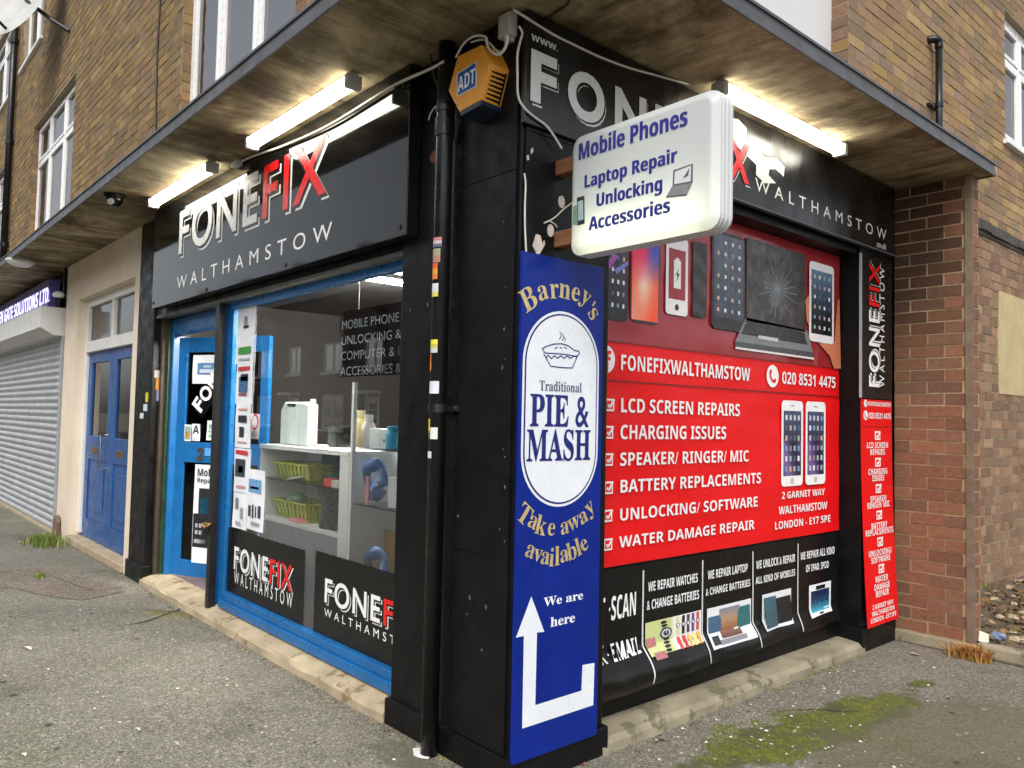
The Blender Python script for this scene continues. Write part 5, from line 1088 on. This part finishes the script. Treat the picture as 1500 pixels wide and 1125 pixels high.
t = thing('glass_cabinet', 'glass shelf cabinet with white posts beside the counter', 'cabinet', ((gl_+gr_)/2, CY+.2, .1))
for a, b in ((gl_, CY), (gl_, CY+.4), (gr_, CY), (gr_, CY+.4)):
    mb = MB(); mb.box((a-.014, b-.014, .10), (a+.014, b+.014, gt_)); mb.build('post', 'white_laminate', t)
for z_ in (gs1, gs2, .42):
    mb = MB(); mb.box((gl_+.015, CY+.0, z_-.008), (gr_-.015, CY+.39, z_)); mb.build('shelf', 'acrylic', t)
mb = MB(); mb.rect(Front(CY+.40), gl_+.015, .2, gr_-.015, gs1, 0); surf('pale_back', (.42, .45, .42), rough=.6, var=.1, scale=3); mb.build('back_panel', 'pale_back', t)
def at(px, py, y): return pf(px, py, y)
def goods(name, label, cat, mb, mat, **k): return mb.build(name, mat, None, label=label, cat=cat, **k)
# jerry can
Y = CY+.16; a, _ = at(421, 648, Y); b, _ = at(462, 648, Y); z1 = at(440, 589, Y)[1]; Wd = b-a; H_ = z1-ct
t = thing('jerry_can', 'white plastic jerry can standing on the shop counter', 'jerry can', ((a+b)/2, Y, ct))
J_ = Front(Y-.07); mb = MB(); pts = [(a, ct+.004), (b, ct+.004), (b, z1-.02), (b-Wd*.22, z1), (b-Wd*.30, z1-.0), (a+Wd*.14, z1), (a, z1-H_*.2)]
mb.prism(J_, pts, -.09, 0); mb.build('can', 'jerry_white', t, bevel=.014)
mb = MB(); mb.prism(J_, rrect(a+Wd*.26, z1-H_*.115, a+Wd*.56, z1-H_*.04, .012, 4), .0005, .003); mb.build('handle_gap', 'black_plastic', t)
mb = MB(); mb.tube([(b-Wd*.12, Y, z1-.015), (b-Wd*.12, Y, z1+.022)], .022, 12); mb.build('cap', 'jerry_white', t, bevel=.003)
def basket(label, px0, px1, py0, py1, zf, Y):
    a, b = at(px0, py1, Y)[0], at(px1, py1, Y)[0]; z1 = zf+abs(at(px0, py0, Y)[1]-at(px0, py1, Y)[1]); m = MB(); y0, y1 = Y-.0, Y+.26; i = .03
    lo = [(a+i, y0+i), (b-i, y0+i), (b-i, y1-i), (a+i, y1-i)]; hi = [(a, y0), (b, y0), (b, y1), (a, y1)]; n = 9
    t = thing('basket', label, 'basket', ((a+b)/2, Y+.13, zf), 'green plastic baskets on the counter shelves')
    m.poly([(x, y, zf+.003) for x, y in lo])
    for k in range(4):
        p, q, r, s_ = lo[k], lo[(k+1) % 4], hi[(k+1) % 4], hi[k]; P3 = lambda u, v: tuple((p[d]*(1-u)+q[d]*u)*(1-v)+(s_[d]*(1-u)+r[d]*u)*v for d in (0, 1))+(zf+.003+(z1-zf)*v,)
        for i_ in range(n): u0, u1 = i_/n, (i_+.62)/n; m.poly([P3(u0, 0), P3(u1, 0), P3(u1, 1), P3(u0, 1)])
        for v0_, v1_ in ((0, .14), (.45, .56)): m.poly([P3(0, v0_), P3(1, v0_), P3(1, v1_), P3(0, v1_)])
    m.build('mesh_side', 'basket_green', t)
    m = MB(); m.tube([(x, y, z1) for x, y in hi+[hi[0]]], .009, 6); m.build('rim', 'basket_green', t)
basket('green plastic basket on the upper counter shelf', 400, 452, 676, 698, sh+.002, CY+.06)
basket('green plastic basket on the lower counter shelf', 398, 450, 724, 749, bt+.002, CY+.06)
mb = MB(); a, b = at(442, 697, CY+.2)[0], at(492, 697, CY+.2)[0]; mb.box((a, CY+.34, sh+.003), (b, CY+.41, sh+.13), (120, 96, 50)); goods('carton', 'brown low carton behind the basket on the upper shelf', 'box', mb, 'goods')
mb = MB(); c0 = [(a, sh+.02), (a+.10, sh+.045), (a+.22, sh+.015), (a+.2, sh+.008)]; a = at(418, 703, CY+.03)[0]; mb.prism(Front(CY+.03), [(a, sh+.004), (a+.22, sh+.045), (a+.25, sh+.04), (a+.03, sh+.001)], -.06, 0, (196, 198, 200)); goods('paper_pile', 'white papers lying on the upper counter shelf', 'papers', mb, 'goods')
a, b = at(474, 712, CY+.05)[0], at(486, 712, CY+.05)[0]; mb = MB(); mb.box((a, CY+.05, sh+.001), (b, CY+.11, sh+.055), (206, 70, 50)); goods('box', 'small red box on the upper counter shelf', 'box', mb, 'goods', bevel=.002)
a, b = at(487, 712, CY+.05)[0], at(497, 712, CY+.05)[0]; mb = MB(); mb.box((a, CY+.04, sh+.001), (b, CY+.10, sh+.05), (208, 208, 206)); goods('box', 'small white box at the end of the upper counter shelf', 'box', mb, 'goods', bevel=.002)
a, b = at(478, 690, CY+.3)[0], at(500, 690, CY+.3)[0]; mb = MB(); mb.box((a, CY+.26, sh+.001), (b, CY+.33, sh+.26), (50, 90, 110)); goods('box', 'teal upright box at the back of the upper counter shelf', 'box', mb, 'goods', bevel=.002)
mb = MB(); a, b = at(458, 775, CY+.05)[0], at(496, 775, CY+.05)[0]; hb = at(470, 706, CY+.05)[1]-bt; n_ = 14; rows = 7; vs = []; fs = []
for j in range(rows+1):
    for k in range(n_):
        an = 2*math.pi*k/n_; f_ = j/rows; rr = (1-.12*math.sin(f_*3.1)+(.25 if j == rows else 0)*random.uniform(-.6, 1))*(1+.16*mnoise.noise((math.cos(an)*2, math.sin(an)*2, f_*3)))
        vs.append(((a+b)/2+(b-a)*.52*rr*math.cos(an), CY+.14+.10*rr*math.sin(an), bt+.003+min(sh-bt-.015, hb)*f_+(.03*mnoise.noise((an*2, f_, 4)) if 0 < j < rows else 0)))
for j in range(rows):
    for k in range(n_): fs.append((j*n_+k, j*n_+(k+1) % n_, (j+1)*n_+(k+1) % n_, (j+1)*n_+k))
fs.append(tuple(range(rows*n_, (rows+1)*n_))); mb.mesh(vs, fs); goods('plastic_bag', 'crumpled black plastic bag on the lower counter shelf', 'bag', mb, 'bag_black', smooth=True)
mb = MB(); a = at(424, 762, CY+.04)[0]; mb.prism(Front(CY+.02), [(a, bt+.002), (a+.19, bt+.002), (a+.16, bt+.035), (a+.04, bt+.03)], -.1, 0, (216, 130, 140)); goods('folded_cloth', 'pink folded cloth on the lower counter shelf', 'cloth', mb, 'goods', bevel=.008)
mb = MB(); mb.ball((at(435, 722, CY+.2)[0], CY+.2, bt+.15), (.09, .08, .05), 12, 7, (130, 170, 140), .08); goods('plastic_bundle', 'pale green plastic bundle in the lower basket', 'bundle', mb, 'goods', smooth=True)
# cabinet goods
GYY = CY+.10
def bottle(label, px0, px1, pyt, zf, col, neck=.35, cat='bottle', cap=None):
    a, b = at(px0, 650, GYY)[0], at(px1, 650, GYY)[0]; cx = (a+b)/2; r = (b-a)/2; z1 = zf+abs(at(px0, pyt, GYY)[1]-zf)
    t = thing('bottle', label, cat, (cx, GYY, zf)); m = MB(); H = z1-zf
    m.tube([(cx, GYY, zf+.001), (cx, GYY, zf+H*.02), (cx, GYY, zf+H*.62), (cx, GYY, zf+H*.78), (cx, GYY, zf+H*.82)], [r*.92, r, r, r*neck*1.2, r*neck], 14, col); m.build('body', 'goods', t, smooth=True)
    m = MB(); m.tube([(cx, GYY, zf+H*.82), (cx, GYY, z1)], r*neck*1.2, 12, cap or col); m.build('cap', 'goods', t)
bottle('cream spray bottle at the left of the top glass shelf', 522, 533, 601, gs1+.001, (222, 206, 150), .5, cap=(226, 214, 170))
bottle('white bottle with brown foot beside the cream bottle', 534, 545, 607, gs1+.001, (214, 210, 206), .5)
a, b = at(541, 655, GYY-.04)[0], at(569, 655, GYY-.04)[0]; h_ = abs(at(555, 628, GYY-.04)[1]-gs1); mb = MB(); mb.box((a, GYY-.04, gs1+.001), (b, GYY+.06, gs1+h_), (204, 212, 214)); t = thing('earphone_box', 'white box with black earphone picture on the top glass shelf', 'box', ((a+b)/2, GYY, gs1)); mb.build('carton', 'goods', t, bevel=.002)
mb = MB(); E_ = Front(GYY-.04); mb.flat(E_, oval(b-.03, gs1+h_*.66, .010, .012, 10), .001, (30, 30, 34)); mb.flat(E_, oval(b-.055, gs1+h_*.42, .010, .012, 10), .001, (30, 30, 34)); stroke(mb, E_, [(b-.03, gs1+h_*.6), (b-.035, gs1+h_*.2)], .005, .001, (30, 30, 34)); mb.build('print', 'print', t)
bottle('bright cyan bottle on the top glass shelf', 570, 583, 624, gs1+.001, (40, 170, 214), .7, cap=(60, 180, 220))
def pillow(label, cx_px, cy_px, r, zf):
    cx, cz = at(cx_px, cy_px, GYY); t = thing('neck_pillow', label, 'neck pillow', (cx, GYY, zf)); m = MB(); pts = []
    for k in range(17):
        an = math.radians(-60+300*k/16); pts.append((cx+r*.72*math.cos(an), GYY+.02*math.sin(an*2), zf+r*1.15+r*.9*math.sin(an)))
    m.tube(pts, [r*.30+.10*r*math.sin(k*.9) for k in range(17)], 10, (70, 104, 160)); m.build('cushion', 'goods', t, smooth=True)
    m = MB(); m.box((cx+r*.35, GYY-.10, zf+.004), (cx+r*.62, GYY-.09, zf+r*1.5), (190, 120, 126)); m.build('label_strip', 'goods', t)
pillow('blue boxed neck pillow on the middle glass shelf', 549, 708, .13, gs2+.002)
pillow('blue neck pillow in front of the tan board on the lowest glass shelf', 552, 798, .125, .422)
mb = MB(); a, b = at(526, 790, CY+.3)[0], gr_-.03; z1 = at(530, 768, CY+.3)[1]; mb.box((a, CY+.30, .43), (b, CY+.325, z1), (176, 140, 96)); goods('framed_board', 'tan edged board leaning at the back of the lowest glass shelf', 'board', mb, 'goods')
mb = MB(); a = at(552, 800, GYY)[0]; mb.box((a, GYY-.06, .421), (a+.13, GYY+.05, .52), (96, 110, 110)); goods('tool_box', 'grey patterned box on the lowest glass shelf', 'box', mb, 'goods', bevel=.006)
mb = MB(); a, b = at(577, 740, GYY)[0], gr_-.04; mb.box((a, GYY-.05, gs2+.001), (b, GYY+.02, gs2+.2), (196, 200, 208)); goods('box', 'white upright box at the end of the middle glass shelf', 'box', mb, 'goods', bevel=.003)
mb = MB(); a = at(505, 640, CY+.3)[0]; mb.box((a-.14, CY+.22, ct+.001), (a+.02, CY+.40, ct+.17)); goods('printer', 'black machine at the end of the white counter', 'machine', mb, 'black_plastic', bevel=.02)
# hanging acrylic board with outline lettering
HB = Front(.40); t = thing('hanging_sign', 'grey see-through hanging board with pale outline lettering inside the window', 'sign', (-1.6, .40, 1.75))
(ha, hb_), hc = HB.p(494, 553), HB.p(497, 458)[1]; mb = MB(); mb.pbox(HB, ha, hb_, -1.28, hc, -.008, 0); mb.build('board', 'acrylic', t)
mb = MB(); mb.rect(HB, ha+.02, hb_+.01, -1.30, hc-.01, -.012, (74, 84, 94)); mb.build('backing', 'goods', t)
mb = MB(); LC = (112, 122, 132)
for s_, py, k in (('MOBILE PHONE ACC', 474, 1.0), ('UNLOCKING & LAP', 497, .96), ('COMPUTER & LAPT', 520, .98), ('ACCESSORIES & REP', 543, 1.0)):
    v = HB.p(520, py)[1]; text(mb, HB, s_, ha+.05, v-.030, -1.33, v+.030, .002, LC, 'sans', -.006)
mb.build('lettering', 'print', t)
for k in (.25, .8):
    mb = MB(); x_ = ha+(-1.28-ha)*k; mb.tube([(x_, .40, hc), (x_, .40, 2.715)], .004, 5); mb.build('wire', 'grey_metal', t)
x_, y_ = pg(520, 417, 2.66); t = thing('ceiling_light', 'lit tube light on the ceiling inside the shop', 'light', (-2.7, .85, 2.65))
mb = MB(); mb.box((-2.715, .20, 2.655), (-2.685, 1.5, 2.685)); mb.build('diffuser', 'tube_inside', t); mb = MB(); mb.box((-2.74, .18, 2.69), (-2.66, 1.52, 2.718)); mb.build('housing', 'white_paint', t)

# ================================================================== GROUND DETAIL
def gm(px, py, z=0.0): x, y = pg(px, py, z); return Vector((x, y, z))
def ribbon(m, pts, wd, z, col=None):
    P = smooth(pts, 5); L = []; R = []
    for i, p in enumerate(P):
        tg = (P[min(i+1, len(P)-1)]-P[max(i-1, 0)]).normalized(); nn_ = Vector((-tg.y, tg.x, 0)); k = wd*(.6+.8*abs(mnoise.noise((p.x*9, p.y*9, 2))))*math.sin(math.pi*(i+.3)/(len(P)+.2)); L.append(p+nn_*k+Vector((0, 0, z))); R.append(p-nn_*k+Vector((0, 0, z)))
    for i in range(len(P)-1): m.poly([L[i], R[i], R[i+1], L[i+1]], col)
surf('crack_dark', (.05, .045, .038), rough=.95, var=.4, scale=20, bump=.5)
mb = MB(); ribbon(mb, [gm(*q) for q in ((275, 880), (262, 893), (245, 899), (228, 906), (205, 913), (180, 916))], .016, .004); struct(mb, 'pavement_crack', 'crack_dark')
mb = MB(); ribbon(mb, [gm(*q) for q in ((60, 838), (95, 852), (140, 866), (185, 860))], .007, .006); struct(mb, 'pavement_crack', 'crack_dark')
mb = MB(); ribbon(mb, [gm(*q) for q in ((1125, 1043), (1190, 1040), (1240, 1043), (1262, 1041))], .007, .004); struct(mb, 'pavement_crack', 'crack_dark')
mb = MB(); q = [(-20, 838), (60, 832), (120, 846), (178, 860), (182, 868), (120, 880), (70, 874), (20, 862), (-20, 860)]
mb.poly([gm(*k)+Vector((0, 0, .004)) for k in q]); struct(mb, 'path_patch', 'asphalt_red')
# moss
mb = MB(); random.seed(3)
def tuft(p, s, col):
    n = 5; a0 = random.uniform(0, 6); r = [p+Vector((math.cos(a0+k*1.2566)*s*random.uniform(.7, 1.2), math.sin(a0+k*1.2566)*s*random.uniform(.7, 1.2), 0)) for k in range(n)]; tip = p+Vector((random.uniform(-.3, .3)*s, random.uniform(-.3, .3)*s, s*random.uniform(.3, .6)))
    mb.mesh(r+[tip], [(k, (k+1) % n, n) for k in range(n)], col)
ell = [(1120, 1083, 95, 30, 2900), (1210, 1053, 100, 26, 2500), (1100, 1112, 80, 18, 1100), (1290, 1028, 62, 17, 1100), (1350, 1002, 17, 6, 120), (1255, 1042, 60, 22, 500), (1440, 1080, 90, 40, 220), (1300, 1090, 60, 25, 120)]
for cx, cy, rx, ry, n_ in ell:
    for _ in range(n_):
        an = random.uniform(0, 6.283); rr = math.sqrt(random.random()); px, py = cx+rx*rr*math.cos(an), cy+ry*rr*math.sin(an); p = gm(px, py)
        if mnoise.noise((p.x*5, p.y*5, 1))+.5*mnoise.noise((p.x*17, p.y*17, 6)) < -.32+.50*rr*rr: continue
        tuft(p, random.uniform(.0035, .0085), random.choice([(82, 92, 20), (92, 98, 26), (70, 82, 20), (104, 102, 38), (78, 86, 26)]))
for x0, y0, x1, y1, sp, n_ in ((215, 898, 278, 905, 8, 150), (640, 1100, 655, 1112, 5, 40), (1135, 1010, 1250, 962, 5, 80)):
    for _ in range(n_):
        k = random.random(); tuft(gm(x0+(x1-x0)*k+random.gauss(0, sp), y0+(y1-y0)*k+random.gauss(0, sp*.35)), random.uniform(.006, .013), random.choice([(120, 116, 60), (104, 104, 52), (132, 120, 70)]))
mb.build('moss', 'moss', None, kind='stuff', label='green moss spreading over the tarmac by the side wall', cat='moss')
# grit
mb = MB(); random.seed(11)
for _ in range(420):
    px, py = random.choice([(random.uniform(-20, 600), random.uniform(860, 1125)), (random.uniform(900, 1500), random.uniform(960, 1125)), (random.uniform(880, 1260), random.uniform(960, 1100))])
    p = gm(px, py)
    if (p.y > -.06 and p.x < .05) or (p.y > 3.8): continue
    s_ = random.choice([.004, .006, .008, .011]); n = 5; r = [p+Vector((math.cos(k*1.2566)*s_*random.uniform(.5, 1.3), math.sin(k*1.2566)*s_*random.uniform(.5, 1.3), .001)) for k in range(n)]
    c = random.choice([(206, 200, 184), (180, 172, 154), (150, 140, 120), (120, 110, 92), (216, 212, 204)]); mb.mesh(r+[p+Vector((0, 0, s_*.6))], [(k, (k+1) % n, n) for k in range(n)], c)
for _ in range(90):                                             # old trodden gum
    px, py = (random.uniform(-20, 560), random.uniform(880, 1125)) if random.random() < .65 else (random.uniform(920, 1480), random.uniform(985, 1125))
    p = gm(px, py, .003); s_ = random.uniform(.008, .018)
    if (p.y > -.08 and p.x < .06) or p.y > 3.7: continue
    mb.poly([p+Vector((math.cos(q*.7854)*s_*random.uniform(.8, 1.15), math.sin(q*.7854)*s_*random.uniform(.8, 1.15), 0)) for q in range(8)], random.choice([(62, 58, 52), (74, 70, 62), (140, 134, 122), (54, 50, 46), (120, 114, 102)]))
for _ in range(420):                                            # debris gathered along the foot of the walls
    t_ = random.random(); k = random.random()
    p = Vector((-5.1+4.2*t_, -.045-abs(random.gauss(0, .035)), .0)) if k < .5 else Vector((.035+abs(random.gauss(0, .04)), .62+2.7*t_, 0)) if k < .85 else Vector((-.95+.95*t_, -.03-abs(random.gauss(0, .03)), 0))
    s_ = random.uniform(.003, .010); r = [p+Vector((math.cos(q*1.2566)*s_*random.uniform(.5, 1.5), math.sin(q*1.2566)*s_*random.uniform(.5, 1.5), .001)) for q in range(5)]
    mb.mesh(r+[p+Vector((0, 0, s_*.7))], [(q, (q+1) % 5, 5) for q in range(5)], random.choice([(96, 82, 60), (70, 60, 46), (120, 104, 80), (84, 84, 46), (56, 48, 40), (140, 122, 96), (110, 76, 50)]))
mb.build('grit', 'stones', None, kind='stuff', label='pale grit and crumbs scattered over the tarmac', cat='grit')
def scrap(label, px, py, L, wd, an, col, name='paper_scrap', cat='litter', mat='paper'):
    c = gm(px, py); ca, sa = math.cos(an), math.sin(an); m = MB(); n = 7; up = []; dn = []
    for k in range(n+1):
        t_ = k/n; w_ = wd*math.sin(math.pi*min(.97, max(.04, t_)))**.7*random.uniform(.75, 1.15); x = (t_-.5)*L; z = .004+.010*abs(math.sin(3*t_+an))
        up.append(c+Vector((x*ca-w_*sa, x*sa+w_*ca, z))); dn.append(c+Vector((x*ca+w_*sa, x*sa-w_*ca, z+.004)))
    for k in range(n): m.poly([dn[k], dn[k+1], up[k+1], up[k]], col)
    m.build(name, mat, None, label=label, cat=cat)
scrap('pale torn paper scrap on the pavement at the far left', 41, 951, .10, .016, .2, (222, 206, 180))
scrap('small white scrap on the pavement below the middle of the picture left', 202, 1071, .035, .009, .5, (226, 222, 216))
scrap('flat beige scrap on the pavement near the lower left corner', 35, 1108, .04, .010, .1, (206, 196, 176))
scrap('long white sliver on the pavement right of the small white scrap', 258, 1092, .05, .006, .4, (216, 210, 200))
scrap('beige stick fragment beside the grass tuft', 30, 795, .16, .018, .1, (196, 172, 130), 'wood_scrap')
scrap('white crumpled scraps near the foot of the red strip', 1340, 960, .07, .02, .6, (220, 206, 200))
scrap('red dry leaf at the foot of the navy board', 908, 1084, .045, .016, 1.0, (130, 70, 52), 'dry_leaf', 'leaf', 'leaf')
scrap('dark red curled leaf at the plinth below the navy board', 880, 1107, .03, .01, .4, (140, 56, 44), 'dry_leaf', 'leaf', 'leaf')
scrap('brown dry leaf in front of the corner plinth', 853, 1122, .04, .012, 1.4, (150, 70, 46), 'dry_leaf', 'leaf', 'leaf')
# grass tufts
def blades(label, c, n, h, spread, cols, name='grass_tuft', lean=.6):
    m = MB()
    for _ in range(n):
        b_ = c+Vector((random.gauss(0, spread), random.gauss(0, spread*.5), 0)); an = random.uniform(0, 6.283); hh = h*random.uniform(.4, 1.1); ln = random.uniform(.1, lean)*hh; d_ = Vector((math.cos(an), math.sin(an), 0)); s_ = Vector((-d_.y, d_.x, 0))*random.uniform(.003, .006)
        m1 = b_+d_*ln*.4+Vector((0, 0, hh*.6)); tp = b_+d_*ln+Vector((0, 0, hh)); cc = random.choice(cols); m.poly([b_-s_, b_+s_, m1+s_*.8, m1-s_*.8], cc); m.poly([m1-s_*.8, m1+s_*.8, tp], cc)
    m.build(name, 'leaf', None, label=label, cat='weed')
GC = [(104, 124, 44), (88, 112, 40), (126, 138, 60), (76, 100, 36), (140, 140, 70)]
blades('green grass tuft growing at the foot of the cream pillar', gm(66, 797), 520, .13, .17, GC)
blades('small green weed in the pavement at the far left', gm(58, 846), 60, .06, .05, GC)
blades('dry orange weed clump at the foot of the brick wing wall', gm(1424, 966), 520, .10, .055, [(176, 124, 60), (160, 110, 50), (190, 140, 80), (150, 120, 60)], 'dry_weed', 1.2)
blades('green weed behind the brick wing wall', gm(1436, 868, .1), 60, .16, .04, GC, 'green_weed')
mb = MB(); x_, y_ = pg(80, 778, 0); D_ = Front(-.06); u_, v_ = D_.p(79, 776); mb.prism(D_, [(u_-.10, .0), (u_+.10, .0), (u_+.10, .20), (u_+.06, .27), (u_-.03, .28), (u_-.09, .2)], -.05, 0); surf('old_board', (.16, .10, .075), rough=.85, var=.3, scale=12, bump=.3); mb.build('wooden_block', 'old_board', None, label='rounded brown wooden block against the foot of the cream pillar', cat='block', bevel=.01)
# gravel bed beyond the wing wall
mb = MB(); mb.box((.56, 3.86, 0), (4.5, 3.98, .10)); mb.build('kerb_stone', 'sill_stone', None, bevel=.02, label='low stone kerb edging the rubble bed beside the brick wall', cat='kerb')
mb = MB(); nx_, ny_ = 24, 20; vs = []; fs = []
for j in range(ny_+1):
    for i in range(nx_+1):
        x, y = .01+4.4*i/nx_, 3.96+6*j/ny_; vs.append((x, y, .085+.05*min(1, (y-3.96)/1.5)+.02*mnoise.noise((x*3, y*3, 1))))
for j in range(ny_):
    for i in range(nx_): k = j*(nx_+1)+i; fs.append((k, k+1, k+nx_+2, k+nx_+1))
mb.mesh(vs, fs); struct(mb, 'soil_bed', 'earth')
mb = MB(); random.seed(5)
for _ in range(1500):
    x, y = random.uniform(.1, 2.2), 3.98+random.random()**1.3*4.0; z = .09+.05*min(1, (y-3.96)/1.5); s_ = random.choice([.012, .018, .025, .03, .045]); c = random.choice([(122, 104, 80), (146, 126, 98), (100, 84, 62), (82, 70, 54), (168, 152, 126), (124, 88, 56), (98, 82, 52), (76, 66, 50)])
    mb.ball((x, y, z+s_*.2), (s_*random.uniform(.7, 1.4), s_*random.uniform(.7, 1.4), s_*.6), 6, 4, c, .25)
for _ in range(700):                                            # dry leaf litter among the stones
    x, y = random.uniform(.1, 2.2), 3.99+random.random()**1.2*3.5; p = Vector((x, y, .115+.05*min(1, (y-3.96)/1.5)+random.uniform(0, .03))); a_, b_ = [Vector((random.uniform(-1, 1), random.uniform(-1, 1), random.uniform(-.5, .5))).normalized()*random.uniform(.012, .035) for _ in (0, 1)]
    mb.poly([p-a_, p+b_, p+a_, p-b_], random.choice([(136, 102, 62), (112, 80, 46), (160, 130, 88), (92, 70, 44), (150, 96, 50), (120, 104, 66)]))
mb.build('rubble', 'stones', None, kind='stuff', label='loose stones and dry litter in the bed by the side wall', cat='rubble')
scrap_ = MB(); p = gm(1440, 936, .12); scrap_.mesh([p+Vector(q) for q in ((-.03, 0, -.02), (.035, .01, -.03), (.03, .02, .035), (-.03, .02, .05))], [(0, 1, 2, 3)], (222, 222, 206)); scrap_.build('paper_scrap', 'paper', None, label='white card scrap leaning on the kerb beside the dry weed', cat='litter')
scrap_ = MB(); p = gm(1462, 932, .14); scrap_.ball(p, (.05, .04, .03), 8, 5, (110, 122, 150), .3); scrap_.build('plastic_scrap', 'goods', None, label='crumpled grey blue plastic scrap on the rubble bed', cat='litter')

# ================================================================== HOUSES ACROSS THE ROAD (seen in the glass)
def house(x0, proto=[None]):
    Wd_, D_, H_ = 7.0, 7.0, 6.9; Y0 = -14.0
    if proto[0]:
        r, kids = proto[0]; c = r.copy(); COL.objects.link(c); c.location.x = x0
        for k in kids:
            d = k.copy(); COL.objects.link(d); d.parent = c
            for g_ in k.children: e_ = g_.copy(); COL.objects.link(e_); e_.parent = d
        return c
    t = thing('terraced_house', 'brown brick terraced house across the road with white windows and door', 'house', (x0, Y0, 0), 'terraced houses across the road')
    class HF:
        def p(s): pass
        def m(s, u, v, w=0.0): return Vector((x0+u, Y0+w, v))
    P_ = HF(); m = MB(); ops = [(.7, 1.0, 2.6, 2.5), (.7, 3.5, 2.4, 4.8), (4.3, 3.5, 5.6, 4.8), (4.4, .1, 5.5, 2.5)]; wall(m, P_, 0, 0, Wd_, H_, ops, .12)
    m.box((x0, Y0-D_, 0), (x0+Wd_, Y0-.13, H_)); m.build('wall', 'house_brick', t)
    m = MB(); m.poly([(x0, Y0+.35, H_-.1), (x0+Wd_, Y0+.35, H_-.1), (x0+Wd_, Y0-D_/2, H_+2.1), (x0, Y0-D_/2, H_+2.1)]); m.poly([(x0, Y0-D_, H_), (x0+Wd_, Y0-D_, H_), (x0+Wd_, Y0-D_/2, H_+2.1), (x0, Y0-D_/2, H_+2.1)]); ro = m.build('roof', 'house_roof', t)
    m = MB(); m.box((x0+Wd_-.9, Y0-4, H_+1.5), (x0+Wd_-.1, Y0-3, H_+3.0)); m.build('chimney', 'house_brick', ro)
    for a, b, c, d in ops[:3]:
        m = MB()
        for q in ((a, b, a+.1, d), (c-.1, b, c, d), (a+.1, b, c-.1, b+.1), (a+.1, d-.1, c-.1, d), ((a+c)/2-.05, b+.1, (a+c)/2+.05, d-.1)): m.pbox(P_, *q, -.11, -.05)
        m.pbox(P_, a-.1, b-.1, c+.1, b-.001, -.02, .08); wi = m.build('window', 'white_upvc', t); m = MB(); m.rect(P_, a+.1, b+.1, c-.1, d-.1, -.09); m.build('pane', 'glass_dark', wi)
    m = MB(); a, b, c, d = ops[3]; m.pbox(P_, a+.1, b, c-.1, d-.1, -.11, -.06); do = m.build('door', 'white_upvc', t); m = MB()
    for i in range(3):
        for j in range(3): m.pbox(P_, a+.28+.19*i, 1.35+.27*j, a+.44+.19*i, 1.58+.27*j, -.06, -.055)
    m.build('door_glass', 'black_plastic', do); m = MB(); m.pbox(P_, a, b, a+.1, d, -.11, 0); m.pbox(P_, c-.1, b, c, d, -.11, 0); m.pbox(P_, a-.15, d, c+.15, d+.12, 0, .5); m.build('door_frame', 'white_upvc', t)
    proto[0] = (t, list(t.children)); return t
for k in range(9): house(-58+7.05*k)
def hedge(label, x0, x1, y):
    m = MB(); random.seed(9)
    for _ in range(2600):
        p = Vector((random.uniform(x0, x1), y+random.gauss(0, .22), random.uniform(.05, 1.15)+.1*mnoise.noise((random.random()*9, 1, 1)))); a, b = [Vector((random.uniform(-1, 1), random.uniform(-1, 1), random.uniform(-1, 1))).normalized()*.07 for _ in (0, 1)]; m.poly([p-a, p+b, p+a, p-b], random.choice([(52, 66, 28), (66, 80, 34), (40, 54, 24), (84, 92, 44)]))
    m.build('hedge', 'leaf', None, label=label, cat='hedge')
hedge('clipped green hedge before the houses across the road', -42, -26, -10.5)
bpy.context.view_layer.update()
